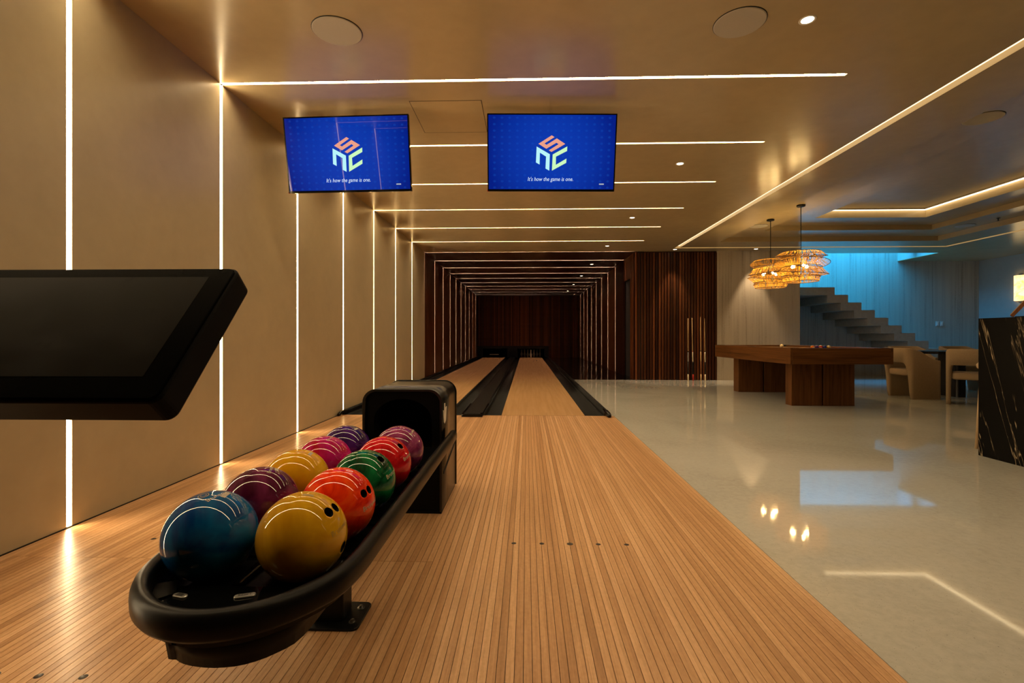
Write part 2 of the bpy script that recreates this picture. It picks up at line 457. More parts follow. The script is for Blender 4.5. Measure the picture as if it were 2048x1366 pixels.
# ---- walls outside the view and the right side
struct(boxo('wall_rear', (XW - .16, XFAR + .1, Y0 - .1, Y0, -.05, 3.1), 'plaster'))
struct(boxo('wall_right', (XFAR, XFAR + .12, Y0, YBACK + .2, -.05, 3.1), 'side_wall'))
struct(boxo('wall_stair', (4.3, XFAR + .1, YBACK, YBACK + .15, -.05, 5.2), 'concrete'), 'tall vein-cut stone wall behind the stairs')
bm = bmesh.new(); bm_box(bm, 4.377, 6.255, 11.55, 11.75, 0, ZC)
struct(obj('wall_travertine', bm, 'travertine'), 'pale vein-cut stone wall behind the pool table')
# light shaft above the stairs
bm = bmesh.new()
bm_box(bm, 4.35, 9.83, 11.80, 11.95, Zt, 5.2); bm_box(bm, 9.68, 9.83, 11.95, YBACK, Zt, 5.2); bm_box(bm, 4.35, 4.5, 11.6, YBACK, -.05, 5.2)
struct(obj('wall_shaft', bm, 'side_wall'), 'walls of the daylight shaft over the stairs')
# unseen skylight panes closing the shaft, added to glow blue in place of open sky
M['skylight_pane'] = emis('glowing_skylight_pane', (0.022, 0.34, 0.78), 36.0)
M['window_frame'] = simple('skylight_frame', (.30, .30, .30, 1), .5, 0, .1, 10)
sk = bmesh.new(); bm_box(sk, 4.35, 9.83, 11.80, 13.40, 4.66, 4.74)
sk = obj('window_1', sk, 'window_frame'); struct(sk, 'unseen skylight over the stairs, glowing blue in place of the sky')
for i in range(4):
    xa_ = 4.5 + i * 5.18 / 4
    bm = bmesh.new(); fs = bm_box(bm, xa_ + .03, xa_ + 5.18 / 4 - .03, 11.98, 13.22, 4.60, 4.655); fs[0].material_index = 1
    obj('pane', bm, ['window_frame', 'skylight_pane'], sk)
boxo_ = boxo('trim_1', (9.05, 9.68, 12.55, 12.75, 3.25, 3.45), 'white_trim'); struct(boxo_)

# ---- slatted tunnel
SLW, SLG = .044, .0235; PER = SLW + SLG
def slats_stuff(name, parent, spec, mat='slat'):
    bm = bmesh.new()
    for d in spec: bm_box(bm, *d)
    o = obj(name, bm, mat, parent); o['kind'] = 'stuff'; return o
# front slat wall, right of the tunnel mouth
ws = boxo('wall_slat', (XT, 4.377, 11.58, 11.72, 0, ZC), 'tunnel_panel'); struct(ws, 'dark walnut slat wall beside the tunnel mouth')
n = int((4.377 - XT) / PER)
bm = bmesh.new(); bm_box(bm, 0, SLW, 11.545, 11.58, .0, ZC - .03); bevel(bm, .004, 1)
sme = None
for i in range(n + 1):
    x = XT + .002 + i * (4.377 - XT - SLW - .004) / n
    if sme is None:
        o = obj('slat', bm, 'slat', ws); sme = o.data
    else:
        o = bpy.data.objects.new('slat', sme); C.objects.link(o); o.parent = ws
    o.location = (x, 0, 0)
# end wall
wb_ = bmesh.new(); bm_box(wb_, XW - .1, 1.06, TEND + .03, TEND + .1, .56, ZC + .1); bm_box(wb_, 1.06, XT + .1, TEND + .03, TEND + .1, -.05, ZC + .1)
wend = obj('wall_tunnel_end', wb_, 'tunnel_panel'); struct(wend, 'dark walnut slat wall at the end of the lanes')
bm = bmesh.new(); bm_box(bm, 0, SLW, TEND, TEND + .03, .56, ZC); ms = None
bm2 = bmesh.new(); bm_box(bm2, 0, SLW, TEND, TEND + .03, 0, ZC); ml = None
n = int((XT - XW) / PER)
for i in range(n):
    x = XW + .01 + i * PER
    if x < 1.03:
        if ms is None: o = obj('slat', bm, 'slat', wend); ms = o.data
        else: o = bpy.data.objects.new('slat', ms); C.objects.link(o); o.parent = wend
    else:
        if ml is None: o = obj('slat', bm2, 'slat', wend); ml = o.data
        else: o = bpy.data.objects.new('slat', ml); C.objects.link(o); o.parent = wend
    o.location = (x, 0, 0)
TS = [TUN + STEP * k for k in range(0, 10)]; TSL = .009
# tunnel left wall
wtl = boxo('wall_tunnel_left', (XW - .2, XW - .062, TUN, TEND + .16, -.3, 3.2), 'dark'); struct(wtl, 'left slat wall of the tunnel')
wtr = bmesh.new(); bm_box(wtr, XT + .062, XT + .2, TUN, 12.15, -.05, 3.2); bm_box(wtr, XT + .062, XT + .2, 12.98, TEND + .1, -.05, 3.2); bm_box(wtr, XT + .062, XT + .2, 12.15, 12.98, 2.43, 3.2)
wtr = obj('wall_tunnel_right', wtr, 'dark'); struct(wtr, 'right slat wall of the tunnel')
ct = boxo('ceiling_tunnel', (XW - .2, XT + .2, TUN, TEND + .1, ZC + .062, ZC + .14), 'dark'); struct(ct, 'dark walnut ceiling of the tunnel')
for k in range(len(TS)):
    a = TS[k] + TSL; b = (TS[k + 1] if k + 1 < len(TS) else TEND + .03) - TSL
    for side, parent, xa, xb in ((0, wtl, XW - .05, XW - .02), (1, wtr, XT + .02, XT + .05)):
        spec = []
        if side == 1 and k == 0:
            segs = [(a, 12.15), (12.98, 12.9)]
        elif side == 1 and k == 1:
            segs = [(12.98, b)]
        else: segs = [(a, b)]
        for (p, q) in segs:
            if q <= p: continue
            spec.append((xa, xb, p, q, 0, ZC))
            m_ = max(1, int((q - p) / PER)); st = (q - p) / m_
            for i in range(m_):
                y = p + i * st + .008
                spec.append((xb, xb + .02, y, y + st - .022, 0, ZC) if side == 0 else (xa - .02, xa, y, y + st - .022, 0, ZC))
        if side == 1 and k <= 1:
            spec.append((xa, xb, max(a, 12.15), min(b, 12.98), 2.43, ZC))
        slats_stuff('slat_panel', parent, spec)
    o = boxo('panel', (XW, XT, a, b, ZC, ZC + .03), 'tunnel_panel', ct)
def led_channel(o, boxes):
    bm = bmesh.new(); bm.from_mesh(o.data)
    for d in boxes: bm_box(bm, *d)
    bmesh.ops.recalc_face_normals(bm, faces=bm.faces[:]); bm.to_mesh(o.data); bm.free()
for k, y in enumerate(TS):
    kk = ordn[k]; ya, yb = y - TSL, y + TSL; e = .0012
    o = led_box((XW - .055, XW - .049, ya, yb, .06, ZC - .001), 3, 'led_tunnel_wall', 'tunnel_wall_light', 'thin upright light line on the left tunnel wall, %s from the mouth' % kk, 'light lines of the left tunnel wall')
    led_channel(o, [(XW - .049, XW - .002, ya, ya + e, .06, ZC - .001), (XW - .049, XW - .002, yb - e, yb, .06, ZC - .001)])
    if k > 1:
        o = led_box((XT + .049, XT + .055, ya, yb, .03, ZC - .001), 5, 'led_tunnel_wall', 'tunnel_wall_light', 'thin upright light line on the right tunnel wall, %s from the mouth' % kk, 'light lines of the right tunnel wall')
        led_channel(o, [(XT + .002, XT + .049, ya, ya + e, .03, ZC - .001), (XT + .002, XT + .049, yb - e, yb, .03, ZC - .001)])
    o = led_box((XW, XT, ya, yb, ZC + .031, ZC + .041), 0, 'led_tunnel', 'tunnel_ceiling_light', 'thin light line across the tunnel ceiling, %s from the mouth' % kk, 'light lines of the tunnel ceiling')
    led_channel(o, [(XW, XT, ya, ya + e, ZC + .001, ZC + .031), (XW, XT, yb - e, yb, ZC + .001, ZC + .031)])
# dark doorway in the right tunnel wall
bm = bmesh.new(); bm_box(bm, XT + .07, XT + .11, 12.16, 12.97, 0, 2.42)
dr = obj('door_1', bm, 'dark'); struct(dr, 'dark doorway in the right tunnel wall')

# ------------------------------------------------------------------ bowling lanes
LC = (0.2086, -1.567); LW = 1.0541; LEND = TEND + 1.6; KEND = TEND - .02
def gutter_prof():
    pr = []
    w = .1175
    for i in range(9):
        a = PI * i / 8
        pr.append((-w * math.cos(a), -.002 - .085 * math.sin(a)))
    return pr
dm = bmesh.new(); bm_lathe(dm, [(0, .0006), (.011, .0006), (.012, 0)], 14)
dot_me = None
for li, lc in enumerate(LC):
    nm = 'right' if li == 0 else 'left'
    ln = thing('bowling_lane', 'maple bowling lane on the right, running clear of the ball rack' if li == 0 else 'maple bowling lane on the left, beside the beige wall and behind the ball rack', 'lane', (lc, FOUL, 0), 0, 'bowling lanes')
    if li == 1: left_lane = ln
    bm = bmesh.new(); bm_box(bm, -LW / 2, LW / 2, .003, LEND - FOUL, -.06, 0)
    obj('lane_bed', bm, 'lane', ln)
    boxo('foul_line', (-LW / 2, LW / 2, -.002, .003, -.06, .0004), 'dot', ln)
    for s in (-1, 1):
        bm = bmesh.new(); gx = s * (LW / 2 + .1175)
        pr = gutter_prof()
        bm_sweep(bm, [(gx, .004, 0), (gx, LEND - FOUL, 0)], pr + [(p[0], p[1] - .004) for p in reversed(pr)])
        obj('gutter', bm, 'gutter', ln)
    for i in range(7):
        bm = bmesh.new(); yy = 10.851 + (3 - abs(i - 3)) * .17 - FOUL
        x = (i - 3) * .1351
        bm_prism(bm, [(x - .012, yy - .03), (x, yy - .018), (x + .012, yy - .03), (x, yy + .03)], -.0005, .0006)
        obj('target_arrow', bm, 'dot', ln)
# dots inlaid in the approach: parts of the approach floor
for lc in LC:
    for yy in (2.393, 1.415):
        for i in range(-2, 3):
            if dot_me is None:
                o = obj('dot', dm, 'dot', fa); dot_me = o.data
            else:
                o = bpy.data.objects.new('dot', dot_me); C.objects.link(o); o.parent = fa
            o.location = (lc + i * .1351, yy, 0)
            if i == 0: o.scale = (1.3, 1.3, 1)

def cap_end(bm, x0, x1, z1):
    pass
# centre division
dv = thing('lane_divider', 'flat black divider between the two bowling lanes with framed end cap', 'lane divider', (0, FOUL, 0))
xa, xb = -.808, -.551
bm = bmesh.new(); bm_sweep(bm, [((xa + xb) / 2, -.10, 0), ((xa + xb) / 2, KEND - FOUL, 0)], [(-.128, -.06), (-.128, .012), (-.112, .022), (.112, .022), (.128, .012), (.128, -.06)], smooth=False)
obj('capping', bm, 'gutter', dv)
bm = bmesh.new()
bm_sweep(bm, [((xa + .0), -.02, 0), (xa, .9, 0)], [(-.008, -.02), (-.008, .030), (.008, .030), (.008, -.02)], smooth=False)
bm_sweep(bm, [((xb), -.02, 0), (xb, .9, 0)], [(-.008, -.02), (-.008, .030), (.008, .030), (.008, -.02)], smooth=False)
obj('edge_rail', bm, 'black_gloss', dv)
bm = bmesh.new(); bm_prism(bm, rrect(.27, .16, .03, 5, (xa + xb) / 2, -.06), .001, .030); bevel(bm, .008, 2)
obj('end_cap', bm, 'black_gloss', dv)
bm = bmesh.new(); bm_prism(bm, rrect(.20, .08, .02, 4, (xa + xb) / 2, -.055), .030, .034); bevel(bm, .002, 1)
obj('end_plate', bm, 'black_rubber', dv)
bm = bmesh.new(); bm_box(bm, -.032, .032, -.02, .02, 0, .02); bevel(bm, .004, 1)
sn = obj('foul_sensor', bm, 'steel', left_lane); sn.location = (-1.01 - LC[1], .36, .0)
# side cappings with curled ends
for nm, x, lab in (('right', 1.015, 'black rounded kerb along the right lane beside the stone floor'), ('left', XW + .028, 'black rounded kerb along the left lane against the beige wall')):
    kb = thing('lane_kerb', lab, 'lane kerb', (x, FOUL, 0), 0, 'black kerbs along the lanes')
    pr = [(-.042, -.09), (-.042, .028), (-.030, .047), (0, .055), (.030, .047), (.042, .028), (.042, -.02), (.042, -.09)]
    if nm == 'left': pr = [(a_ * .6, h_) for a_, h_ in pr]
    bm = bmesh.new(); bm_sweep(bm, [(0, 0.0, 0), (0, KEND - FOUL, 0)], pr); obj('capping', bm, 'gutter', kb)
    bm = bmesh.new(); bm_tube(bm, [(0, .25, .03), (0, .05, .034), (0, -.06, .030), (.005, -.12, .022), (.008, -.155, .018)], [q_ * (.74 if nm == 'left' else 1) for q_ in (.030, .034, .034, .028, .018)], 12)
    obj('end_cap', bm, 'black_gloss', kb)
# fill strip between gutter and stone floor
struct(boxo('trim_2', (.972, 1.06, FOUL, TUN, -.12, -.02), 'gutter'))
struct(boxo('trim_3', (1.055, XE, FOUL - .001, TUN + .02, -.28, 0), 'stone'))

# pin deck masking and pits
struct(boxo('pit_light_seal', (XW - .25, XT + .25, TEND + .101, TEND + .16, .42, 1.1), 'dark'))  # unseen dark box added to block stray sky light above the pits
mk = thing('masking_unit', 'low black masking unit over the pin pits at the end of the lanes', 'masking unit', (0, TEND, 0))
bm = bmesh.new(); bm_box(bm, XW, 1.06, 0, .05, .43, .556); bm_box(bm, XW, LC[1] - LW / 2 - .02, 0, .05, 0, .43); bm_box(bm, LC[0] + LW / 2 + .12, 1.06, 0, .05, 0, .43); bm_box(bm, -.93, -.43, 0, .05, 0, .43)
obj('fascia', bm, 'dark', mk)
bm = bmesh.new(); bm_box(bm, XW - .1, 1.2, 1.9, 2.0, -.131, .5); bm_box(bm, XW - .1, 1.2, .1605, 2.0, .44, .5); bm_box(bm, 1.06, 1.2, .1605, 2.0, -.131, .5); bm_box(bm, XW - .1, XW - .02, .1605, 2.0, -.131, .5); bm_box(bm, -.70, -.66, .06, 2.0, -.1, .6)
struct(obj('wall_pit_box', bm, 'dark')).location = (0, TEND, 0)
bm = bmesh.new(); bm_box(bm, LC[1] - .22, LC[1] + .22, .08, .10, .13, .165); sw = obj('sweep_bar', bm, 'steel', mk)
pin_prof = [(0, 0), (.028, 0), (.0335, .02), (.049, .075), (.0605, .115), (.058, .15), (.046, .19), (.031, .225), (.0237, .254), (.0250, .29), (.0318, .335), (.0300, .355), (.020, .372), (0, .381)]
pm_ = None; pi = 0
rows = [(0,), (-1, 1), (-2, 0, 2), (-3, -1, 1, 3)]
rown = ['front', 'second', 'third', 'back']
for r_, row in enumerate(rows):
    for j, q in enumerate(row):
        if pm_ is None:
            bm = bmesh.new(); bm_lathe(bm, pin_prof, 16); o = obj('bowling_pin', bm, 'pin'); pm_ = o.data
        else:
            o = bpy.data.objects.new('bowling_pin', pm_); C.objects.link(o)
        o.location = (LC[0] + q * .1524, TEND + .16 + r_ * .264, 0)
        tag(o, 'white bowling pin at the end of the right lane, %s row, %s from the left' % (rown[r_], ordn[j]), 'bowling pin', 'bowling pins on the right lane')

# ------------------------------------------------------------------ stairs (folded plate)
rise, run = 2.174 / 12, .311
xN, zT = 7.31, 2.174
tx, tz = .173, .19
st = thing('staircase', 'folded stone staircase climbing to the left in front of the blue-lit wall', 'staircase', (0, 12.0, 0))
poly_top = [(4.6, zT)]; x = xN; z = zT
poly_top.append((x, z))
for k in range(12):
    z -= rise; poly_top.append((x, max(z, 0)))
    if k < 11:
        x += run; poly_top.append((x, max(z, 0)))
# soffit from bottom back to top
sof = []
xs = xN - tx; zs = zT - tz
pts = [(4.6, zs), (xs, zs)]
z = zs; x = xs
while z - rise > 0:
    z -= rise; pts.append((x, z)); x += run; pts.append((x, z))
pts.append((x, 0))
# each step is one folded tread + riser piece; landing slab separate
def stair_piece(poly, name):
    bm = bmesh.new()
    a = [bm.verts.new((p[0], 0, p[1])) for p in poly]; b = [bm.verts.new((p[0], YBACK - 12.005, p[1])) for p in poly]
    bm.faces.new(a); bm.faces.new(list(reversed(b)))
    for i in range(len(poly)):
        j = (i + 1) % len(poly); bm.faces.new((a[j], a[i], b[i], b[j]))
    return obj(name, bm, 'stair', st)
stair_piece([(4.6, zT), (xN, zT), (xN, zT - rise), (xN, zT - tz), (xN - tx, zT - tz), (4.6, zT - tz)], 'landing')
for k in range(11):
    X0 = xN + run * k; Z0 = zT - rise * (k + 1)
    zb = max(Z0 - tz, 0)
    top_left = zT - rise * k - tz        # soffit level of the step above
    if Z0 <= 0.01: break
    stair_piece([(X0 - tx, top_left), (X0, top_left), (X0, Z0), (X0 + run, Z0), (X0 + run, zb), (X0 - tx + run, zb), (X0 - tx, zb)] if top_left > Z0 + 1e-4 else
                [(X0 - tx, top_left), (X0, Z0), (X0 + run, Z0), (X0 + run, zb), (X0 - tx, zb)], 'step')

# ------------------------------------------------------------------ ceiling fittings
def disc(name, r, h, mat, parent=None, n=32):
    bm = bmesh.new(); bm_lathe(bm, [(0, -h), (r * .97, -h), (r, -h * .6), (r, 0), (0, 0)], n, smooth=False)
    return obj(name, bm, mat, parent)
for (x, y, z, lab) in ((-1.222, 3.17, ZC, 'round grey ceiling speaker above the left television'), (1.338, 3.16, ZC, 'round grey ceiling speaker right of the televisions beside a downlight'),
                       (4.32, 4.83, 3.067, 'round ceiling speaker in the step of the ceiling recess nearest the viewer'), (4.34, 9.41, 3.067, 'small round ceiling speaker beyond the pendant lamps'), (8.15, 9.48, 3.067, 'round ceiling speaker at the right of the stepped recess')):
    s = thing('ceiling_speaker', lab, 'speaker', (x, y, z), 0, 'round ceiling speakers')
    disc('frame', .158, .004, 'black_metal', s, 40); disc('grille', .1545, .008, 'speaker', s, 40)
def spot(loc, energy, size, blend, parent, col=(1, .74, .45), r=.03):
    d = bpy.data.lights.new('spot_lamp', 'SPOT'); d.energy = energy; d.spot_size = size; d.spot_blend = blend; d.color = col; d.shadow_soft_size = r
    o = bpy.data.objects.new('spot_lamp', d); C.objects.link(o); o.location = loc; o.parent = parent; return o
DL = [(1.75, 3.146, 'recessed downlight nearest the viewer, right of the big ceiling speaker', 14), (1.75, 5.715, 'recessed downlight between the second and third ceiling bands', 14), (1.75, 8.282, 'recessed downlight, third back along the lanes', 14), (1.75, 10.84, 'recessed downlight just before the tunnel mouth', 14),
      (1.77, 13.55, 'first small downlight in the tunnel ceiling', 5), (1.77, 16.12, 'second small downlight in the tunnel ceiling', 5), (1.77, 18.79, 'third small downlight in the tunnel ceiling', 5), (1.77, 21.43, 'fourth small downlight in the tunnel ceiling', 5),
      (3.352, 11.32, 'downlight washing the walnut slat wall', 130), (5.152, 11.309, 'downlight washing the pale stone wall', 150)]
for (x, y, lab, e) in DL:
    dlt = thing('downlight', lab, 'light', (x, y, ZC), 0, 'recessed downlights')
    bm = bmesh.new(); bm_lathe(bm, [(.036, -.0005), (.046, -.004), (.05, -.001), (.05, 0)], 24); obj('trim_ring', bm, 'white_trim', dlt)
    disc('lens', .036, .0015, 'lens', dlt, 20)
    spot((0, 0, -.012), e, 1.25 if e < 100 else .95, .6, dlt)
# access hatch
ht = thing('access_hatch', 'square plaster access hatch flush in the ceiling between the televisions', 'hatch', (0, 0, ZC))
boxo('hatch_panel', (-.981, -.381, 4.135, 4.770, -.0012, 0), 'plaster_ceiling', ht)
bm = bmesh.new()
for d in ((-.985, -.981, 4.131, 4.774, -.0016, 0), (-.381, -.377, 4.131, 4.774, -.0016, 0), (-.985, -.377, 4.131, 4.135, -.0016, 0), (-.985, -.377, 4.770, 4.774, -.0016, 0)): bm_box(bm, *d)
obj('gap_frame', bm, 'joint', ht)
# sprinkler head
sp = thing('sprinkler_head', 'tiny sprinkler head beside the ceiling speaker at the far right', 'sprinkler', (8.22, 8.9, 3.067))
bm = bmesh.new(); bm_lathe(bm, [(.03, 0), (.03, -.006), (.008, -.008), (.008, -.045), (.02, -.047), (.02, -.05), (0, -.05)], 12); obj('head', bm, 'black_metal', sp)

# ------------------------------------------------------------------ televisions
t = NT('tv_picture')
tc = t.n('ShaderNodeTexCoord').outputs['Object']
sx = t.n('ShaderNodeSeparateXYZ'); t.l(tc, sx.inputs[0])
def cell(o, s):
    return t.math('ABSOLUTE', t.math('SUBTRACT', t.math('FRACT', t.math('DIVIDE', o, s)), .5))
dd = t.math('ADD', t.math('POWER', cell(sx.outputs[0], .066), 2), t.math('POWER', cell(sx.outputs[2], .052), 2))
dotm = t.ramp(dd, [(0, (1, 1, 1, 1)), (.05, (0, 0, 0, 1))])
gr = t.math('ADD', t.math('MULTIPLY', t.math('POWER', sx.outputs[0], 2), 2.2), t.math('MULTIPLY', t.math('POWER', sx.outputs[2], 2), 2.0))
c1 = t.ramp(gr, [(0, (.003, .040, .42, 1)), (.7, (.001, .012, .22, 1))])
c2 = t.mix(t.math('MULTIPLY', dotm, .35), c1, (.006, .085, .52, 1))
t.set((.001, .002, .006, 1), .015, 0, .22)
t.l(c2, t.b.inputs['Emission Color']); t.b.inputs['Emission Strength'].default_value = 1.0
M['tv_picture'] = t.m
M['logo_s'] = emis('logo_coral', lin(235, 160, 135)[:3], 1); M['logo_n'] = emis('logo_ice', lin(185, 245, 250)[:3], 1); M['logo_c'] = emis('logo_lime', lin(205, 250, 190)[:3], 1)
M['tv_text'] = emis('tv_caption', lin(215, 235, 255)[:3], 1); M['tv_mark'] = emis('tv_mark', lin(190, 200, 210)[:3], .8)
LS = [(562, 262), (612, 295), (432, 412), (470, 437), (655, 318), (810, 420), (562, 568), (512, 538), (688, 405), (655, 388), (465, 510), (322, 418)]
LN = [(290, 468), (532, 610), (527, 917), (457, 878), (464, 655), (350, 582), (347, 803), (280, 765)]
LCc = [(848, 465), (845, 550), (645, 655), (645, 808), (838, 690), (835, 770), (575, 917), (585, 615)]
# the S as the cube's top: outer ring with two slits
LS = [(562, 262), (612, 295), (432, 412), (470, 437), (655, 318), (810, 420), (562, 568), (512, 538), (688, 425), (650, 398), (465, 510), (322, 418)]
def television(TL, TR, BL, label, zrot_extra=0):
    TL, TR, BL = Vector(TL), Vector(TR), Vector(BL)
    xdir = (TR - TL).normalized(); w = (TR - TL).length
    up = (TL - BL); up -= xdir * up.dot(xdir); h = up.length; up.normalize()
    nrm = up.cross(xdir).normalized()          # points away from the viewer (+Y)
    if nrm.y < 0: nrm = -nrm
    ctr = TL + xdir * w / 2 - up * h / 2
    root = bpy.data.objects.new('television', None); C.objects.link(root)
    R = Matrix((xdir, nrm, up)).transposed().to_4x4(); R.translation = ctr
    root.matrix_world = R; tag(root, label, 'television', 'hanging televisions')
    bm = bmesh.new(); bm_box(bm, -w / 2, w / 2, .004, .028, -h / 2, h / 2); bm_box(bm, -w / 2 + .15, w / 2 - .15, .028, .062, -h / 2 + .02, h / 2 - .16); bevel(bm, .003, 1)
    obj('casing', bm, 'black_gloss', root)
    bz = .010; bzb = .018
    bm = bmesh.new()
    bm_box(bm, -w / 2, -w / 2 + bz, -.004, .004, -h / 2, h / 2); bm_box(bm, w / 2 - bz, w / 2, -.004, .004, -h / 2, h / 2)
    bm_box(bm, -w / 2 + bz, w / 2 - bz, -.004, .004, h / 2 - bz, h / 2); bm_box(bm, -w / 2 + bz, w / 2 - bz, -.004, .004, -h / 2, -h / 2 + bzb)
    obj('bezel', bm, 'black_gloss', root)
    scr = boxo('screen', (-w / 2 + bz, w / 2 - bz, 0, .004, -h / 2 + bzb, h / 2 - bz), 'tv_picture', root)
    for nm, pl, mt in (('logo_letter', LS, 'logo_s'), ('logo_letter', LN, 'logo_n'), ('logo_letter', LCc, 'logo_c')):
        bm = bmesh.new()
        pp = [((px - 565) * .000474, -(py - 590) * .000442) for px, py in pl]
        vs = [bm.verts.new((p[0], -.0006, p[1])) for p in pp]; f = bm.faces.new(vs); f.normal_update()
        bmesh.ops.triangulate(bm, faces=[f])
        obj(nm, bm, mt, scr, False)
    me = text_mesh("It's how the game is one.", .0445, .22); me.materials.clear(); me.materials.append(M['tv_text'])
    o = bpy.data.objects.new('caption', me); C.objects.link(o); o.parent = scr; o.location = (-.008, -.0006, -.2166); o.rotation_euler = (PI / 2, 0, 0)
    ww = max(v.co.x for v in me.vertices) - min(v.co.x for v in me.vertices); o.scale = (.396 / ww, 1.05, 1)
    boxo('corner_mark', (.42, .462, -.0006, 0, -.262, -.252), 'tv_mark', scr)
    boxo('status_light', (-w / 2 - .004, -w / 2 + .012, -.002, .004, -h / 2 - .002, -h / 2 + .012), 'red_led', root)
    # ceiling mount: plate under the ceiling, drop pole, tilting head
    inv = R.inverted()
    bm = bmesh.new()
    top = inv @ Vector((ctr.x, ctr.y + .20, ZC)); low = inv @ Vector((ctr.x, ctr.y + .20, ctr.z - .02)); hd = Vector((0, .060, -.02 / 1))
    bm_tube(bm, [top, low, hd], .018, 10); obj('mount_pole', bm, 'black_metal', root)
    bm = bmesh.new()
    for sgn in ((-.09, -.06), (.09, -.06), (.09, .06), (-.09, .06)): pass
    a = [inv @ Vector((ctr.x + dx, ctr.y + .20 + dy, zz)) for zz in (ZC - .012, ZC) for dx, dy in ((-.09, -.06), (.09, -.06), (.09, .06), (-.09, .06))]
    vs = [bm.verts.new(p) for p in a]
    for q in ((3, 2, 1, 0), (4, 5, 6, 7), (0, 1, 5, 4), (1, 2, 6, 5), (2, 3, 7, 6), (3, 0, 4, 7)): bm.faces.new([vs[i] for i in q])
    obj('ceiling_plate', bm, 'black_metal', root)
    return root
television((-2.117, 4.251, 2.90), (-1.010, 4.213, 2.90), (-2.10, 4.36, 2.273), 'blue-screened television hanging close to the left wall, crossed by light reflections')
television((-.336, 4.216, 2.897), (.774, 4.256, 2.897), (-.33, 4.35, 2.273), 'blue-screened television hanging over the right lane')

# ------------------------------------------------------------------ ball return
CX = -.690
br = thing('ball_return', 'black ball return rack with rounded front rail and hooded outlet', 'ball return', (CX, 0, 0))
RW = .245; YC = 1.20
crest = [(-.43, 1.42), (-.43, 1.30), (-.437, 1.205), (-.455, 1.130), (-.503, 1.053), (-.560, 1.000), (-.622, .975), (-.685, .972), (-.748, .990), (-.808, 1.028), (-.862, 1.085), (-.902, 1.155), (-.925, 1.235), (-.935, 1.33), (-.935, 1.45)]
def spline(P, k=5):
    P = [Vector(p) for p in P]; out = []
    for i in range(1, len(P) - 2):
        for j in range(k):
            t_ = j / k; a_, b_, c_, d_ = P[i - 1:i + 3]
            out.append(.5 * ((2 * b_) + (c_ - a_) * t_ + (2 * a_ - 5 * b_ + 4 * c_ - d_) * t_ ** 2 + (3 * b_ - a_ - 3 * c_ + d_) * t_ ** 3))
    out.append(P[-2]); return out
path = [(-.43 - CX, 2.90 - i * .15, .45) for i in range(11)]
path += [(p.x - CX, p.y, .45) for p in spline(crest)]
path += [(-.935 - CX, 1.45 + i * 1.29 / 9, .45) for i in range(10)]
prof = [(-.020, -.072), (-.019, -.018), (-.015, -.007), (-.008, -.001), (0, .001), (.010, -.003), (.017, -.010), (.021, -.020), (.022, -.032), (.021, -.050), (.016, -.058), (-.004, -.060), (-.008, -.072)]
prof = [(-a, h) for a, h in prof]
bm = bmesh.new(); bm_sweep(bm, path, prof); obj('rim_rail', bm, 'black_rubber', br)
# pan: two troughs with a ridge, following the rail outline
ZP = .3815
out = [((p[0] - .008) * .965 + .008, YC + (p[1] - YC) * (.965 if p[1] < YC else 1)) for p in path if p[1] < 2.78]
bm = bmesh.new(); bm_prism(bm, [(x, y) for x, y in out], ZP - .012, ZP); obj('pan', bm, 'black_gloss', br)
boxo('centre_ridge', (-.012, .012, 1.16, 2.76, ZP, ZP + .03), 'black_gloss', br, .006, 2)
for k in range(6):
    yk = 1.241 + .237 * k - .1185
    for sx in (-1, 1):
        boxo('ball_divider', (.005 + sx * .118 - .085, .005 + sx * .118 + .085, yk - .004, yk + .004, ZP, ZP + .008), 'black_gloss', br)
# front deck with buttons
deck = [(.212 * math.cos(-PI * i / 20) + .008, YC + .205 * math.sin(-PI * i / 20)) for i in range(21)]
deck = [(x, y) for x, y in deck if y < YC - .05]
arc = [(x * .999, y) for x, y in deck]
inner = [(.200 - i * .40 / 10, 1.150 + .010 * math.cos((i - 5) / 5 * 1.2)) for i in range(11)]
inner = [(x, y) for x, y in inner]
bm = bmesh.new(); bm_prism(bm, arc + list(reversed(inner)), ZP, .404); bevel(bm, .003, 1); obj('front_deck', bm, 'black_gloss', br)
bm = bmesh.new(); bm_prism(bm, [(-.195, 1.155), (-.180, 1.105), (-.150, 1.075), (-.115, 1.115), (-.150, 1.175)], .404, .408); obj('deck_cover', bm, 'black_plastic', br)
for (bx, by, rz, w, s) in ((-.099, 1.108, -.25, .036, ''), (.049, 1.112, .32, .046, 'RESET')):
    bm = bmesh.new(); bm_prism(bm, rrect(w, .016, .0075, 5), 0, .005); bevel(bm, .0012, 1)
    b_ = obj('button', bm, 'silver', br); b_.location = (bx, by, .403); b_.rotation_euler = (0, 0, rz)
    if s:
        me = text_mesh(s, .011); me.materials.clear(); me.materials.append(M['dot'])
        o = bpy.data.objects.new('button_lettering', me); C.objects.link(o); o.parent = b_; o.location = (0, 0, .0054)
    else:
        bm = bmesh.new()
        for q in range(3): bm_box(bm, -.009, .009, -.0042 + q * .0035, -.0022 + q * .0035, .005, .0054)
        obj('button_lettering', bm, 'dot', b_)
# drive housing under the front
hp = [(-.075, 1.32), (-.075, 1.31), (-.075, 1.04), (-.05, 1.01), (-.01, .992), (.05, .985), (.11, .998), (.16, 1.04), (.192, 1.11), (.195, 1.31), (.195, 1.32), (.19, 1.32)]
hp = [(p.x, p.y) for p in spline(hp, 3)]
bm = bmesh.new()
a = [bm.verts.new((x, y, .395)) for x, y in hp]; b = [bm.verts.new((.06 + (x - .06) * .95, 1.15 + (y - 1.15) * .93, .318)) for x, y in hp]
bm.faces.new(a); bm.faces.new(list(reversed(b)))
for i in range(len(hp)): bm.faces.new((a[i], b[i], b[(i + 1) % len(hp)], a[(i + 1) % len(hp)])).smooth = True
obj('drive_housing', bm, 'black_plastic', br)
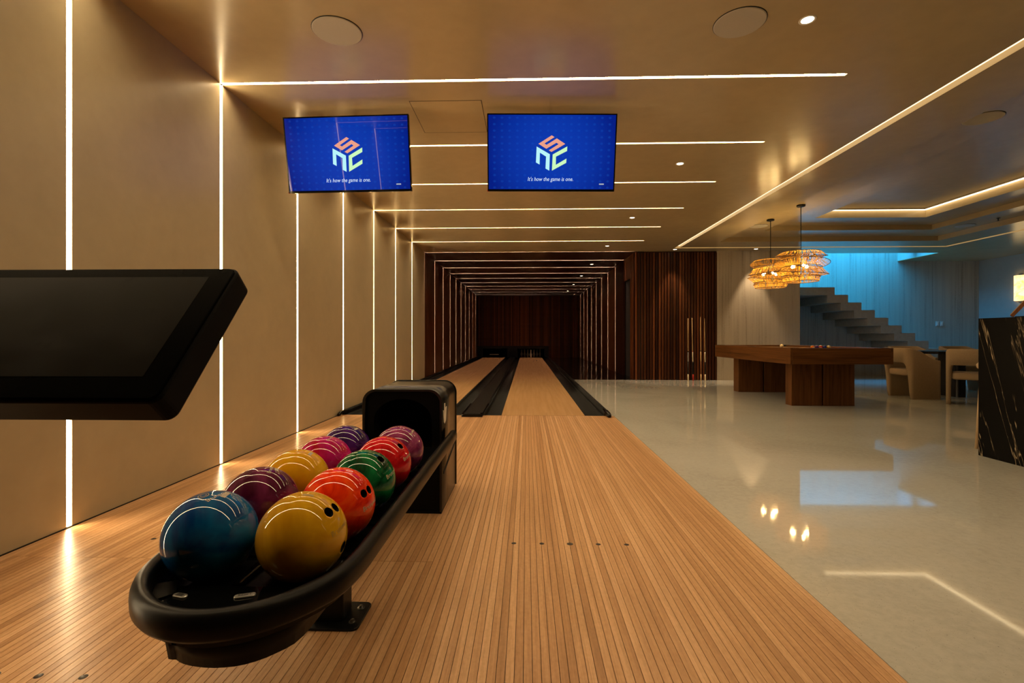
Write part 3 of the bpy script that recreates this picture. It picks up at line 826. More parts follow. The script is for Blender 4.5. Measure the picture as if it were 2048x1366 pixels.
# beam under the pan and post
boxo('beam', (-.10, .10, 1.28, 2.78, .30, ZP - .012), 'black_plastic', br, .008, 2)
boxo('post', (-.055, .055, 1.70, 1.79, .008, .31), 'black_metal', br, .006, 2)
bp_ = bmesh.new(); bm_prism(bp_, rrect(.235, .175, .022, 5, 0, 1.745), 0, .009); bevel(bp_, .002, 1)
bpo = obj('base_plate', bp_, 'black_metal', br)
for bx, by in ((-.088, 1.70), (.088, 1.70), (-.088, 1.79), (.088, 1.79)):
    bm = bmesh.new(); bm_lathe(bm, [(0, .0), (.013, 0), (.013, .002), (.008, .003)], 16, smooth=False); bm_lathe(bm, [(.0075, .002), (.0075, .009), (0, .0095)], 6, smooth=False)
    o = obj('bolt', bm, 'steel', bpo); o.location = (bx, by, .009)
# hood
HX0, HX1, HY0, HY1, HZ = -.235, .215, 2.77, 3.31, .70
def hood_prof(ins=0, z0=.0, rr=.075):
    x0, x1, zt = HX0 + ins, HX1 - ins, HZ - ins; r = rr - ins * .6; P = [(x1, z0)]
    for i in range(9):
        a = PI / 2 * i / 8; P.append((x1 - r + r * math.cos(a), zt - r + r * math.sin(a)))
    for i in range(9):
        a = PI / 2 + PI / 2 * i / 8; P.append((x0 + r + r * math.cos(a), zt - r + r * math.sin(a)))
    P.append((x0, z0)); return P
def extr_xz(bm, P, y0, y1, smooth=True):
    a = [bm.verts.new((x, y0, z)) for x, z in P]; b = [bm.verts.new((x, y1, z)) for x, z in P]
    bm.faces.new(list(reversed(a))); bm.faces.new(b)
    for i in range(len(P)):
        f = bm.faces.new((a[i], a[(i + 1) % len(P)], b[(i + 1) % len(P)], b[i])); f.smooth = smooth
def extr_frame(bm, P, Q, y0, y1):
    n = len(P); rows_ = [[bm.verts.new((x, y, z)) for x, z in L] for L, y in ((P, y0), (P, y1), (Q, y1), (Q, y0))]
    for r1, r2 in ((0, 1), (1, 2), (2, 3), (3, 0)):
        for i in range(n - 1):
            f = bm.faces.new((rows_[r1][i], rows_[r1][i + 1], rows_[r2][i + 1], rows_[r2][i])); f.smooth = r1 in (0, 2)
    for e in (0, n - 1): bm.faces.new([rows_[k][e] for k in range(4)])
bm = bmesh.new(); extr_frame(bm, hood_prof(0, .012), hood_prof(.012, .012), HY0, HY1); hd = obj('hood_shell', bm, 'hood', br)
# front face with an arched outlet
fz0 = .012
arch = []
aw, az = .165, .52
front = hood_prof(.013, fz0)
bm = bmesh.new()
ap = [(aw, .36)] + [(aw * math.cos(PI * i / 14), az + .125 * math.sin(PI * i / 14)) for i in range(15)] + [(-aw, .36)]
ap = [(x + (HX0 + HX1) / 2, z) for x, z in ap]
outer = [(x, z) for x, z in front]
yF = HY0 + .018
vo = [bm.verts.new((x, yF, z)) for x, z in outer]; vi = [bm.verts.new((x, yF, z)) for x, z in ap]
# bridge outline and arch (both run right-bottom over the top to left-bottom)
no, ni = len(vo), len(vi)
i = j = 0
while i < no - 1 or j < ni - 1:
    if j >= ni - 1 or (i < no - 1 and (i + 1) / (no - 1) <= (j + 1) / (ni - 1)):
        bm.faces.new((vo[i], vo[i + 1], vi[j])); i += 1
    else:
        bm.faces.new((vo[i], vi[j + 1], vi[j])); j += 1
vb = [bm.verts.new((ap[0][0], yF, .36)), bm.verts.new((ap[-1][0], yF, .36))]
bm.faces.new((vo[0], vi[0], vi[-1], vo[-1]))
# throat behind the arch
vt = [bm.verts.new((x, yF + .30, z)) for x, z in ap]
for k in range(ni - 1): bm.faces.new((vi[k], vi[k + 1], vt[k + 1], vt[k])).smooth = True
bm.faces.new(vt); bm.faces.new((vi[0], vt[0], vt[-1], vi[-1]))
bmesh.ops.remove_doubles(bm, verts=bm.verts[:], dist=1e-5)
obj('outlet_face', bm, 'black_plastic', br, True)
bm = bmesh.new(); bm_prism(bm, [(HX0 + .02, HY1 - .03), (HX1 - .02, HY1 - .03), (HX1 - .02, HY1 - .015), (HX0 + .02, HY1 - .015)], .012, HZ - .08); obj('back_panel', bm, 'black_plastic', br)
bm = bmesh.new(); bm_tube(bm, [(x, HY1 + .001, z) for x, z in hood_prof(0, .012)], .007, 8); obj('rear_edge', bm, 'black_gloss', br)
bm = bmesh.new(); bm_box(bm, HX0 + .004, HX1 - .004, HY0 + .01, HY1 - .01, 0, .013); obj('foot', bm, 'black_rubber', br)
# seam and slot on the right side
bm = bmesh.new(); bm_box(bm, HX1 - .001, HX1 + .0012, HY0, HY1, .318, .322); obj('side_seam', bm, 'dark', hd)
bm = bmesh.new(); pl = [(HY0 + .055, .225), (HY1 - .03, .300), (HY1 - .012, .318), (HY1 - .012, .300), (HY0 + .07, .212), (HY0 + .055, .212)]
vs = [[bm.verts.new((xx, y, z)) for y, z in pl] for xx in (HX1 - .001, HX1 + .003)]
bm.faces.new(vs[0]); bm.faces.new(list(reversed(vs[1])))
for k in range(len(pl)): bm.faces.new((vs[0][k], vs[0][(k + 1) % len(pl)], vs[1][(k + 1) % len(pl)], vs[1][k]))
obj('side_slot', bm, 'dark', hd)
# silver crown emblem
em = [(-.016, .040), (-.009, -.045), (0, -.06), (.012, -.045), (.020, .048), (.012, .040), (.008, .0), (.004, .078), (-.004, .078), (-.005, .0), (-.010, .035)]
bm = bmesh.new()
vs = [[bm.verts.new((xx, 2.856 + y * 3.2, .545 + z * .85)) for y, z in em] for xx in (HX1, HX1 + .003)]
f0 = bm.faces.new(vs[0]); f1 = bm.faces.new(list(reversed(vs[1]))); f0.normal_update(); f1.normal_update()
for k in range(len(em)): bm.faces.new((vs[0][k], vs[0][(k + 1) % len(em)], vs[1][(k + 1) % len(em)], vs[1][k]))
bmesh.ops.triangulate(bm, faces=[f0, f1])
e_ = obj('emblem', bm, 'pin', hd); e_['label'] = 'silver crown emblem'

# ------------------------------------------------------------------ bowling balls
R_B = .1085
def ball_mat(name, a, b, c=None, scale=7, rough=.008):
    t = NT(name); v = t.coords((1, 1, 1), 'object')
    f = t.noise(v, scale, 4, .55, 1.6)
    stops = [(.36, a + (1,)), (.62, b + (1,))] if c is None else [(.34, a + (1,)), (.5, b + (1,)), (.66, c + (1,))]
    t.set(t.ramp(f, stops), rough, 0, .42)
    return t.m
hole_cut = None
def frame_at(nrm):
    n_ = Vector(nrm).normalized(); up = Vector((0, 0, 1)); u = up - n_ * up.dot(n_)
    if u.length < .2: u = Vector((0, 1, 0)) - n_ * n_.y
    u.normalize(); r = u.cross(n_).normalized()        # r = to the reader's right
    return n_, u, r
def wrap(me, nrm, rot=0, lift=.0004):
    n_, u, r = frame_at(nrm)
    ca, sa = math.cos(rot), math.sin(rot)
    for v in me.vertices:
        x, y = v.co.x * ca - v.co.y * sa, v.co.x * sa + v.co.y * ca
        d = math.hypot(x, y)
        if d < 1e-9: p = n_
        else:
            a = d / R_B; w_ = (r * x + u * y) / d
            p = n_ * math.cos(a) + w_ * math.sin(a)
        v.co = p * (R_B + lift)
def make_ball(loc, mat, label, holes=(), marks=()):
    bm = bmesh.new(); bmesh.ops.create_uvsphere(bm, u_segments=64, v_segments=40, radius=R_B)
    for f in bm.faces: f.smooth = True
    o = obj('bowling_ball', bm, [mat, 'dark']); o.location = loc
    tag(o, label, 'bowling ball', 'bowling balls on the ball return')
    if holes:
        cb = bmesh.new()
        for h in holes:
            n_ = Vector(h[:3]).normalized(); rr = h[3] if len(h) > 3 else .0125
            mt = Matrix.Translation(n_ * (R_B - .012)) @ n_.to_track_quat('Z', 'Y').to_matrix().to_4x4()
            bmesh.ops.create_cone(cb, cap_ends=True, segments=24, radius1=rr, radius2=rr, depth=.06, matrix=mt)
        co = obj('cutter', cb, 'dark'); co.location = loc
        md = o.modifiers.new('holes', 'BOOLEAN'); md.object = co; md.operation = 'DIFFERENCE'; md.solver = 'EXACT'
        dg = bpy.context.evaluated_depsgraph_get(); dg.update()
        me = bpy.data.meshes.new_from_object(o.evaluated_get(dg)); o.modifiers.clear(); o.data = me
        bpy.data.objects.remove(co)
        for p in me.polygons:
            if p.center.length < R_B - .003: p.material_index = 1; p.use_smooth = False
            else: p.use_smooth = True
    for mk_ in marks:
        kind, nrm = mk_[0], mk_[1]; rot = mk_[2]; size = mk_[3]; col = mk_[4]
        if kind == 'ring':
            bm = bmesh.new(); N = 28
            for r0, r1 in ((.011, .0125), (.006, .007)):
                A = [bm.verts.new((r0 * math.cos(2 * PI * k / N), r0 * math.sin(2 * PI * k / N), 0)) for k in range(N)]
                B = [bm.verts.new((r1 * math.cos(2 * PI * k / N), r1 * math.sin(2 * PI * k / N), 0)) for k in range(N)]
                for k in range(N): bm.faces.new((A[k], A[(k + 1) % N], B[(k + 1) % N], B[k]))
            me = bpy.data.meshes.new('ring_mark'); bm.to_mesh(me); bm.free()
        elif kind == 'patch':
            bm = bmesh.new(); bmesh.ops.create_grid(bm, x_segments=8, y_segments=4, size=1)
            for v in bm.verts: v.co.x *= size; v.co.y *= size * .38
            me = bpy.data.meshes.new('label_patch'); bm.to_mesh(me); bm.free()
        else:
            me = text_mesh(kind, size)
            bm = bmesh.new(); bm.from_mesh(me); bmesh.ops.triangulate(bm, faces=bm.faces[:])
            bmesh.ops.subdivide_edges(bm, edges=[e for e in bm.edges if e.calc_length() > .004], cuts=1); bm.to_mesh(me); bm.free()
        wrap(me, nrm, rot); me.materials.clear(); me.materials.append(M[col])
        p = bpy.data.objects.new({'ring': 'ring_mark', 'patch': 'label_patch'}.get(kind, 'lettering'), me); C.objects.link(p); p.parent = o
    return o
M['mark_pale'] = simple('engraved_pale', (.62, .52, .36, 1), .4, 0, .05, 10)
M['mark_grey'] = simple('engraved_grey', (.42, .38, .30, 1), .4, 0, .1, 50)
M['mark_gold'] = simple('engraved_gold', (.42, .28, .06, 1), .4, 0, .05, 10)
BZ = .491; ZB = lambda k: 1.241 + .237 * k
XL_, XR_ = -.803, -.567
make_ball((XL_, ZB(0), BZ), ball_mat('ball_blue', (.002, .035, .16), (.004, .12, .30), None, 5), 'deep blue bowling ball at the left front of the ball rack', (),
          (('ring', (-.061, -.185, .981), 0, 1, 'mark_gold'), ('Brunswick', (.24, -.10, .962), .1, .016, 'mark_pale'), ('patch', (.33, .02, .94), .1, .016, 'mark_grey')))
make_ball((XR_, ZB(0), BZ), ball_mat('ball_yellow', (.50, .24, .004), (.66, .36, .008), None, 5), 'yellow bowling ball at the right front of the rack, finger holes showing', ((.72, -.242, .651, .013), (.754, .06, .656, .013), (.97, -.03, -.239, .014)),
          (('Brunswick', (.955, -.11, .263), .12, .019, 'mark_gold'), ('patch', (.174, -.08, .982), .1, .013, 'mark_gold')))
make_ball((XL_, ZB(1), BZ), ball_mat('ball_maroon', (.055, .004, .022), (.16, .018, .075), None, 6), 'dark maroon bowling ball behind the blue ball', (), (('Brunswick', (.25, .06, .95), .1, .016, 'mark_pale'), ('patch', (.38, .14, .92), .1, .014, 'mark_grey')))
make_ball((XR_, ZB(1), BZ), ball_mat('ball_orange', (.62, .010, .001), (.88, .045, .003), (.92, .11, .012), 8), 'orange red swirled bowling ball with outlined number ten', ((.839, -.348, .418, .0125), (.891, -.085, .446, .0125)),
          (('Brunswick', (.975, -.12, .08), .14, .021, 'mark_pale'), ('10', (.36, -.10, .93), .5, .030, 'logo_s'),))
make_ball((XL_, ZB(2), BZ), ball_mat('ball_amber', (.60, .26, .003), (.72, .38, .006), None, 4), 'amber yellow bowling ball in the middle of the left row', (), (('patch', (.46, -.03, .89), .1, .014, 'mark_grey'),))
make_ball((XR_, ZB(2), BZ), ball_mat('ball_green', (.001, .030, .010), (.006, .19, .055), None, 7), 'green bowling ball in the middle of the right row', ((.608, -.187, .771, .014),), (('Brunswick', (.945, -.06, .325), .14, .021, 'mark_pale'),))
make_ball((XL_, ZB(3), BZ), ball_mat('ball_magenta', (.32, .004, .02), (.52, .008, .20), None, 5), 'magenta bowling ball beside the red ball', (), (('Brunswick', (.25, -.03, .96), .1, .016, 'mark_pale'),))
make_ball((XR_, ZB(3), BZ), ball_mat('ball_red', (.38, .002, .006), (.75, .010, .016), None, 8), 'bright red bowling ball between the green and the mauve one', ((.677, -.203, .708, .013),), (('Brunswick', (.935, -.07, .347), .14, .021, 'mark_pale'),))
make_ball((XL_, ZB(4), BZ), ball_mat('ball_purple', (.020, .004, .055), (.07, .012, .16), None, 7), 'dark purple bowling ball at the back of the left row', (), (('patch', (.444, -.10, .888), .1, .014, 'mark_grey'),))
make_ball((XR_, ZB(4), BZ), ball_mat('ball_mauve', (.14, .012, .065), (.28, .045, .14), None, 12), 'mauve bowling ball at the mouth of the hood', (), (('Brunswick', (.58, -.08, .80), .2, .018, 'mark_pale'),))

# ------------------------------------------------------------------ touch screen console at the left
con = thing('scoring_console', 'large black tilted touch screen console at the left edge', 'touch screen', (-1.0, .84, 0))
K = .65; H0 = .995
w_ = .66; xr = -.742 * K + 1.0; xl = xr - w_
fb_, ft = Vector((0, .975 * K - .84, H0 + (.866 - H0) * K)), Vector((0, 1.262 * K - .84, H0 + (1.176 - H0) * K))
upv = (ft - fb_).normalized(); hh = (ft - fb_).length; bk = Vector((0, upv.z, -upv.y)); T = .074 * K
org = (fb_ + ft) / 2
mt = Matrix((Vector((1, 0, 0)), upv, -bk)).transposed().to_4x4(); mt.translation = Vector(((xl + xr) / 2, org.y, org.z))
def con_part(name, bm, mat, parent=con):
    bmesh.ops.transform(bm, matrix=mt, verts=bm.verts[:]); return obj(name, bm, mat, parent)
bm = bmesh.new(); bm_prism(bm, rrect(w_, hh, .015, 5), -T, -.003); bevel(bm, .0035, 2); hs = con_part('housing', bm, 'console_body')
bm = bmesh.new(); bm_prism(bm, rrect(w_ - .008, hh - .008, .012, 5), -.004, .0); bevel(bm, .0013, 1); con_part('cover_glass', bm, 'console_glass')
t = NT('dark_display'); v = t.coords((1, 1, 1), 'object'); f = t.noise(v, 14, 4, .6, .5)
t.set((.012, .0105, .0085, 1), None, 0, .03); t.l(t.ramp(f, [(.45, (.30, .30, .30, 1)), (.62, (.36, .36, .36, 1)), (.72, (.55, .55, .55, 1))]), t.b.inputs['Roughness']); M['display'] = t.m
bm = bmesh.new(); bm_box(bm, -w_ / 2 + .07 * K, w_ / 2 - .062 * K, -hh / 2 + .062 * K, hh / 2 - .040 * K, 0, .0004); con_part('display', bm, 'display')
bm = bmesh.new(); bm_tube(bm, [(-.10, 0, .02), (-.10, 0, .93), (-.10, -.05, .96)], .022, 16); obj('pedestal_pole', bm, 'black_metal', con)
bm = bmesh.new(); bm_lathe(bm, [(0, 0), (.15, 0), (.15, .01), (.14, .016), (.04, .022), (0, .022)], 32, (-.10, 0, 0)); obj('pedestal_foot', bm, 'black_metal', con)

# ------------------------------------------------------------------ pool table
px0, px1, py0, py1 = 3.624, 5.010, 6.93, 9.66; zt, zb = .842, .618
pt = thing('pool_table', 'brown teak pool table on two split slab pedestals', 'pool table', ((px0 + px1) / 2, (py0 + py1) / 2, 0))
ox, oy = pt.location.x, pt.location.y
hx, hy = (px1 - px0) / 2, (py1 - py0) / 2
for s in (-1, 1):
    boxo('side_apron', tuple(sorted((s * hx, s * (hx - .03)))) + (-hy, hy, zb, zt), 'table_side', pt, .002, 1)
    boxo('end_apron', (-hx + .031, hx - .031) + tuple(sorted((s * hy, s * (hy - .03)))) + (zb, zt - .001), 'table_end', pt, .002, 1)
bm = bmesh.new(); rw = .115; gap = .07
for s in (-1, 1):
    xa, xb = sorted((s * (hx - .031), s * (hx - rw)))
    for ya, yb in ((-hy + rw + .02, -gap), (gap, hy - rw - .02)):
        boxo('side_rail', (xa, xb, ya, yb, zt - .05, zt - .001), 'table_side', pt, .004, 1)
    ya, yb = sorted((s * (hy - .031), s * (hy - rw)))
    boxo('end_rail', (-hx + rw + .02, hx - rw - .02, ya, yb, zt - .05, zt - .001), 'table_end', pt, .004, 1)
bm.free()
for sx in (-1, 1):
    for yy in (-hy + .085, 0, hy - .085):
        bm = bmesh.new(); bm_lathe(bm, [(.055, .0), (.068, .002), (.068, -.07), (.0, -.09)], 20); o = obj('pocket', bm, 'black_rubber', pt); o.location = (sx * (hx - .085), yy, zt)
boxo('bed', (-hx + .035, hx - .035, -hy + .035, hy - .035, zt - .085, zt - .028), 'cloth', pt)
boxo('frame', (-hx + .06, hx - .06, -hy + .06, hy - .06, zb + .01, zt - .09), 'table_end', pt)
for (ya, yb) in ((7.29, 7.46), (9.08, 9.30)):
    for (xa, xb) in ((3.828, 4.262), (4.285, 4.722)):
        boxo('pedestal_slab', (xa - ox, xb - ox, ya - oy, yb - oy, 0, zb + .01), 'table_leg', pt, .003, 1)
# balls
bz = zt - .028 + .0286
def pool_ball(x, y, mat, label, band=None):
    bm = bmesh.new(); bmesh.ops.create_uvsphere(bm, u_segments=20, v_segments=12, radius=.0286)
    for f in bm.faces: f.smooth = True
    if band:
        for f in bm.faces:
            if abs(f.calc_center_median().z) > .017: f.material_index = 1
    o = obj('pool_ball', bm, [mat, 'ivory'] if band else [mat]); o.location = (x, y, bz)
    if band: o.rotation_euler = (random.uniform(.5, 1.2), random.uniform(-.6, .6), random.uniform(0, 6))
    return tag(o, label, 'pool ball', 'balls on the pool table')
pool_ball(4.36, 8.62, 'ivory', 'cream cue ball standing alone on the pool table')
pcol = {'yellow': (.75, .42, .02), 'blue': (.01, .03, .25), 'red': (.55, .02, .01), 'violet': (.08, .01, .14), 'orange': (.75, .16, .01), 'green': (.01, .14, .04), 'brown': (.14, .03, .015), 'black': (.008, .008, .008)}
for k, c in pcol.items(): M['pb_' + k] = simple('pool_ball_' + k, c + (1,), .12, 0, .05, 5)
seq = [('orange', 1), ('violet', 0), ('red', 1), ('blue', 0), ('yellow', 1), ('green', 0), ('brown', 1), ('red', 0), ('violet', 1), ('yellow', 0), ('black', 0), ('blue', 1), ('orange', 0), ('green', 1), ('brown', 0)]
q = 0
for r_ in range(5):
    m_ = 5 - r_
    for j in range(m_):
        c, band = seq[q]; q += 1
        pool_ball(4.317 + (j - (m_ - 1) / 2) * .0575, 7.42 + r_ * .0498, 'pb_' + c, ('%s and cream striped ball in the racked triangle on the pool table' if band else 'plain %s ball in the racked triangle on the pool table') % c, band)

# pool cues against the slat wall
M['cue_maple'] = simple('cue_maple', (.62, .38, .16, 1), .3, 0, .1, 30)
cue = [((3.672, 11.40), (3.706, 11.51), 1.42, ('black_metal', 'steel', 'dot', 'ivory'), 'pool cue with black and silver butt, leftmost against the slat wall'),
       ((3.786, 11.40), (3.795, 11.51), 1.43, ('red_led', 'ivory', 'black_metal', 'red_led'), 'pool cue with red ringed butt and black wrap'),
       ((3.962, 11.40), (3.987, 11.51), 1.455, ('black_metal', 'cue_maple', 'menu_wood', 'cue_maple'), 'tallest pool cue with brown wooden butt'),
       ((4.057, 11.40), (4.081, 11.51), 1.42, ('black_metal', 'ivory', 'black_metal', 'ivory'), 'pool cue with white and black butt, rightmost against the slat wall')]
for (a, b, L, ms_, lab) in cue:
    cs = thing('pool_cue', lab, 'pool cue', (a[0], a[1], 0), 0, 'pool cues against the slat wall')
    A = Vector((0, 0, .0)); B = Vector((b[0] - a[0], b[1] - a[1], L))
    f = lambda s: A + (B - A) * s
    rad = lambda s: .0155 - .0095 * s
    for nm, s0, s1, m_ in (('shaft', .47, 1.0, 'cue_maple'), ('joint_ring', .455, .47, ms_[0]), ('forearm', .30, .455, ms_[1]), ('wrap', .10, .30, ms_[2]), ('butt_cap', .0, .10, ms_[3])):
        bm = bmesh.new(); bm_tube(bm, [f(s0), f(s1)], [rad(s0), rad(s1)], 10); obj(nm, bm, m_, cs)

# ------------------------------------------------------------------ pendant lamps
t = NT('woven_rattan'); v = t.coords((1, 1, 1), 'object'); f = t.noise(v, 60, 3, .6)
t.set(t.ramp(f, [(.3, (.22, .10, .02, 1)), (.7, (.50, .28, .06, 1))]), .55, 0, .3)
tr = t.n('ShaderNodeBsdfTranslucent'); tr.inputs[0].default_value = (.60, .32, .05, 1)
mx = t.n('ShaderNodeMixShader'); mx.inputs[0].default_value = .6
t.l(t.b.outputs[0], mx.inputs[1]); t.l(tr.outputs[0], mx.inputs[2]); t.l(mx.outputs[0], t.t.nodes['Material Output'].inputs[0])
M['rattan'] = t.m
M['rattan_rim'] = simple('rattan_rim', (.10, .04, .012, 1), .6, 0, .3, 60)
def pendant(x, y, seed, label):
    rnd = random.Random(seed)
    p = thing('pendant_lamp', label, 'pendant lamp', (x, y, 3.067), 0, 'rattan pendant lamps over the pool table')
    bm = bmesh.new(); bm_lathe(bm, [(0, 0), (.062, 0), (.062, -.022), (.055, -.028), (0, -.028)], 24); obj('canopy', bm, 'black_metal', p)
    bm = bmesh.new(); bm_tube(bm, [(0, 0, -.02), (0, 0, -.93)], .006, 8); obj('drop_rod', bm, 'black_metal', p)
    # tiers: (z top, z mid, z bottom, r top, r mid, r bottom, tilt, direction)
    tiers = [(-.735, -.800, -.845, .27, .345, .27, .12), (-.845, -.925, -.985, .27, .375, .285, -.17), (-.985, -1.065, -1.115, .285, .365, .27, .13), (-1.115, -1.14, -1.205, .255, .262, .245, .03)]
    for ti, (z0, z1, z2, r0, r1, r2, tilt) in enumerate(tiers):
        ph = rnd.uniform(0, 6.28); bm = bmesh.new()
        def P(r, z, a, k):
            zz = z + (math.cos(a - ph) * tilt * r if k == 1 else math.cos(a - ph) * tilt * .35 * r)
            rr = r * (1 + (.05 * math.cos(2 * a + ph) if k == 1 else 0))
            return Vector((rr * math.cos(a), rr * math.sin(a), zz))
        N = 110
        for i in range(N):
            a = 2 * PI * i / N + rnd.uniform(-.012, .012); tw = rnd.uniform(-.12, .12); hw = .0048 * rnd.uniform(.7, 1.5)
            pts = [P(r0, z0, a, 0), P((r0 + r1) / 2, (z0 + z1) / 2, a + tw * .4, 0) * 1.0, P(r1, z1, a + tw, 1), P((r1 + r2) / 2, (z1 + z2) / 2, a + tw * .4, 0), P(r2, z2, a, 0)]
            pts[1] = (pts[0] + pts[2]) / 2; pts[3] = (pts[2] + pts[4]) / 2
            tang = Vector((-math.sin(a), math.cos(a), 0))
            L_ = [bm.verts.new(q - tang * hw) for q in pts]; R_ = [bm.verts.new(q + tang * hw) for q in pts]
            for k in range(4): bm.faces.new((L_[k], R_[k], R_[k + 1], L_[k + 1]))
        sh = obj('shade_tier', bm, 'rattan', p, False)
        bm = bmesh.new()
        for (r, z, k) in ((r0, z0, 0), (r1, z1, 1), (r2, z2, 0)):
            bm_tube(bm, [P(r, z, 2 * PI * i / 40, k) for i in range(40)], .0045, 6, True)
        obj('rim', bm, 'rattan_rim', sh)
    # bulb cluster
    bm = bmesh.new(); bm_tube(bm, [(0, 0, -.90), (0, 0, -.97)], .016, 10)
    for k in range(3):
        a = 2 * PI * k / 3 + .35; bm_tube(bm, [(0, 0, -.94), (.07 * math.cos(a), .07 * math.sin(a), -.955)], .011, 8)
    obj('lamp_holder', bm, 'black_metal', p)
    for k in range(3):
        a = 2 * PI * k / 3 + .35; bm = bmesh.new()
        d = Vector((math.cos(a), math.sin(a), -.1))
        bm_tube(bm, [d * .075 + Vector((0, 0, -.95)), d * .09 + Vector((0, 0, -.95)), d * .115 + Vector((0, 0, -.95)), d * .135 + Vector((0, 0, -.95)), d * .146 + Vector((0, 0, -.95))], [.010, .016, .022, .018, .006], 12)
        obj('bulb', bm, 'bulb', p)
    return p
pendant(4.309, 7.93, 3, 'woven rattan pendant lamp, the nearer and higher hung on the right')
pendant(4.303, 8.89, 5, 'woven rattan pendant lamp, the farther one on the left over the pool table')

# ------------------------------------------------------------------ dining chairs and table
def make_chair():
    root = bpy.data.objects.new('dining_chair', None); C.objects.link(root)
    # plan path of the shell, facing +Y, from right front around the back to left front
    W, Dp = .265, .27; path = []
    N = 64
    for i in range(N + 1):
        u = i / N
        if u < .22: path.append((W, Dp - u / .22 * .30))
        elif u > .78: path.append((-W, Dp - (1 - u) / .22 * .30))
        else:
            a = (u - .22) / .56 * PI
            e = .55
            cx_, sy_ = math.cos(a), math.sin(a)
            path.append((W * math.copysign(abs(cx_) ** e, cx_), -.03 - .25 * abs(sy_) ** e))
    bm = bmesh.new(); TH = .05; rings = []
    for i, (x, y) in enumerate(path):
        u = i / N
        x2, y2 = path[min(i + 1, N)]; x1, y1 = path[max(i - 1, 0)]
        d = Vector((x2 - x1, y2 - y1)).normalized(); nrm = Vector((d.y, -d.x))
        if nrm.dot(Vector((x, y - .05))) < 0: nrm = -nrm
        s = abs(u - .5) * 2                      # 0 at the back, 1 at the fronts
        top = .82 if s < .35 else .82 - .20 * (1 - math.cos((s - .35) / .65 * PI)) / 2 * 1.0
        if s > .44: bot = 0
        elif s > .26: bot = .585 * math.sqrt(max(0, 1 - ((s - .26) / .18) ** 2))
        else: bot = .585
        rr = .02
        sec = [(-TH / 2, bot), (-TH / 2, top - rr), (-TH / 2 + .006, top - .006), (-TH / 2 + rr, top), (TH / 2 - rr, top), (TH / 2 - .006, top - .006), (TH / 2, top - rr), (TH / 2, bot)]
        rings.append([bm.verts.new((x + nrm.x * a, y + nrm.y * a, z)) for a, z in sec])
    for A, B in zip(rings, rings[1:]):
        for k in range(8):
            f = bm.faces.new((A[k], A[(k + 1) % 8], B[(k + 1) % 8], B[k])); f.smooth = True
    bm.faces.new(rings[0]); bm.faces.new(list(reversed(rings[-1])))
    obj('shell', bm, 'fabric', root)
    bm = bmesh.new(); bm_prism(bm, rrect(.47, .46, .09, 6, 0, .03), .37, .475); bevel(bm, .03, 3, 50)
    for f in bm.faces: f.smooth = True
    obj('seat_cushion', bm, 'fabric', root)
    return root
ch = make_chair()
def put_chair(o, x, y, rz, label):
    o.location = (x, y, 0); o.rotation_euler = (0, 0, rz); return tag(o, label, 'chair', 'beige dining chairs')
put_chair(ch, 6.30, 8.36, -PI / 2 - .05, 'beige upholstered barrel chair nearest the pool table, arm side toward the viewer')
put_chair(copy_tree(ch), 6.53, 7.47, -.72, 'beige barrel chair with arched back to the viewer, half hidden by the marble bar')
put_chair(copy_tree(ch), 7.15, 9.46, PI - .05, 'beige barrel chair on the far side of the dark table, showing behind the left chair')
put_chair(copy_tree(ch), 8.10, 9.46, PI + .05, 'beige barrel chair on the far side of the dark table, showing beside the marble bar')
dt = thing('dining_table', 'dark oval dining table among the beige chairs', 'table', (7.58, 8.58, 0))
ov = [(1.0 * math.copysign(abs(math.cos(2 * PI * i / 56)) ** .8, math.cos(2 * PI * i / 56)), .48 * math.copysign(abs(math.sin(2 * PI * i / 56)) ** .8, math.sin(2 * PI * i / 56))) for i in range(56)]
bm = bmesh.new(); bm_prism(bm, ov, .715, .757); obj('table_top', bm, 'table_dark', dt)
for s in (-1, 1):
    bm = bmesh.new(); bm_prism(bm, rrect(.16, .42, .05, 5, s * .42, 0), 0, .715); obj('pedestal', bm, 'table_dark', dt)

# ------------------------------------------------------------------ bar, stool, stand, sconce, switches
bar = thing('bar_counter', 'black marble bar counter with white and gold veins at the right edge', 'bar', (3.8, 3.3, 0))
bm = bmesh.new(); bm_box(bm, 0, .04, 0, .99, 0, 1.11); obj('end_panel', bm, 'marble', bar)
bm = bmesh.new(); bm_box(bm, .0, 2.6, 0, .99, 1.11, 1.15); obj('counter_top', bm, 'marble', bar)
bm = bmesh.new(); bm_box(bm, .04, 2.6, .95, .99, 0, 1.11); obj('front_panel', bm, 'marble', bar)
bm = bmesh.new(); bm_box(bm, .04, 2.6, 0.02, .95, .0, 1.105); obj('cabinet_body', bm, 'dark', bar)
sl_ = thing('bar_stool', 'bar stool with pale tapered wooden leg showing behind the marble bar', 'stool', (4.2, 4.54, 0))
for k in range(4):
    a = PI / 2 * k + PI; bm = bmesh.new()
    bm_tube(bm, [(.195 * math.cos(a), .195 * math.sin(a), 0), (.14 * math.cos(a), .14 * math.sin(a), .70)], [.013, .022], 12); obj('leg', bm, 'oak', sl_)
bm = bmesh.new(); bm_lathe(bm, [(0, .70), (.125, .70), (.145, .715), (.15, .745), (.135, .765), (0, .77)], 28); obj('seat', bm, 'fabric', sl_)
ms = thing('menu_stand', 'brown wooden board leaning on a thin black easel on the bar', 'menu stand', (3.875, 4.10, 1.15), -.75)
upm = Vector((.57, 0, .82)).normalized(); nm_ = Vector((-.82, 0, .57)).normalized()
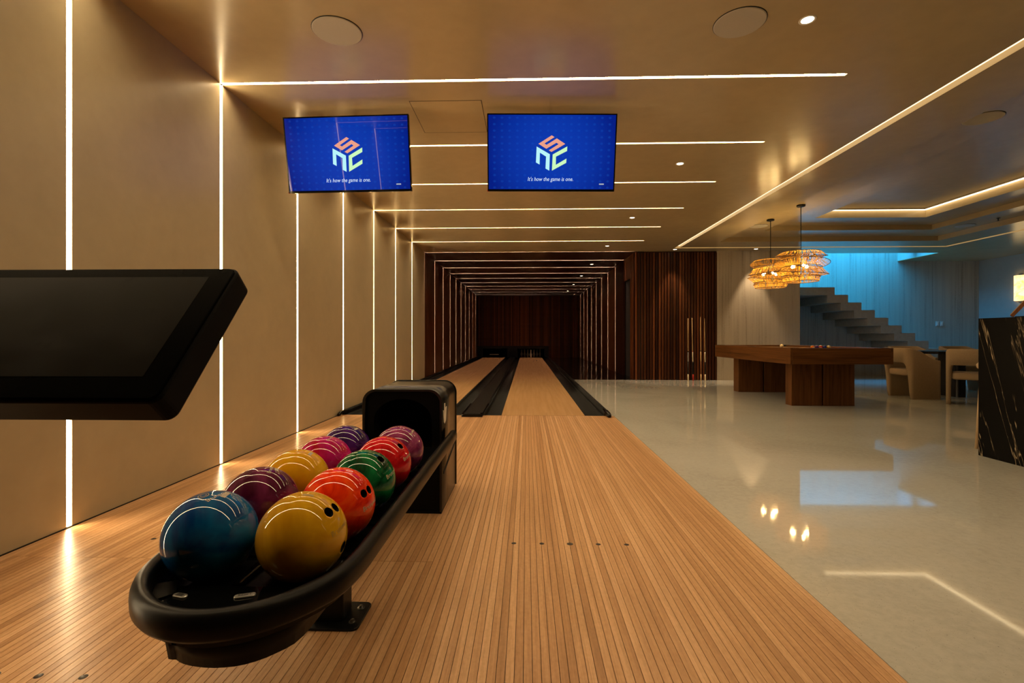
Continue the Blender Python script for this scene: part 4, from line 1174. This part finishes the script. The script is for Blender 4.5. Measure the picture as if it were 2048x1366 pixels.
def stand_box(name, l0, l1, n0, n1, y0, y1, mat):
    bm = bmesh.new(); vs = []
    for l in (l0, l1):
        for nn in (n0, n1):
            for y in (y0, y1): vs.append(bm.verts.new(upm * l + nm_ * nn + Vector((.022, y, .004))))
    for q in ((0, 1, 3, 2), (4, 6, 7, 5), (0, 4, 5, 1), (2, 3, 7, 6), (0, 2, 6, 4), (1, 5, 7, 3)): bm.faces.new([vs[i] for i in q])
    return obj(name, bm, mat, ms)
stand_box('board', .0, .225, .0, .022, -.07, .07, 'menu_wood')
stand_box('clip_edge', .005, .215, .022, .027, -.055, .055, 'oak')
bm = bmesh.new(); bm_tube(bm, [(.105, -.03, .12), (.135, -.03, .003), (.075, -.03, .006), (.03, -.03, .004)], .004, 8); bm_tube(bm, [(.105, .03, .12), (.135, .03, .003), (.075, .03, .006), (.03, .03, .004)], .004, 8); obj('easel_leg', bm, 'black_metal', ms)
t = NT('alabaster'); v = t.coords((1, 1, 1), 'object'); f = t.noise(v, 9, 5, .6, 1.2)
t.set((.8, .62, .35, 1), .4); t.l(t.ramp(f, [(.35, (1, .48, .10, 1)), (.6, (1, .78, .38, 1))]), t.b.inputs['Emission Color']); t.b.inputs['Emission Strength'].default_value = 1.9; M['alabaster'] = t.m
sco = thing('wall_sconce', 'glowing alabaster wall sconce on the right wall', 'wall lamp', (XFAR, 12.14, 2.155))
bm = bmesh.new(); pl = [(-.13 * math.sin(PI * i / 12), .13 * math.cos(PI * i / 12)) for i in range(13)]
bm_prism(bm, pl, -.30, .30); obj('shade', bm, 'alabaster', sco)
boxo('back_plate', (-.02, -.001, -.05, .05, -.34, .34), 'steel', sco)
for i, xx in enumerate((10.691, 10.797)):
    s = thing('light_switch', 'left of two small switch plates on the stone wall by the stairs' if i == 0 else 'right of two small switch plates on the stone wall by the stairs', 'switch', (xx, YBACK, 1.338), 0, 'switch plates')
    boxo('plate', (-.042, .042, -.010, 0, -.064, .064), 'switch', s, .003, 1); boxo('rocker', (-.022, .022, -.014, -.009, -.04, .04), 'white_trim', s, .002, 1)
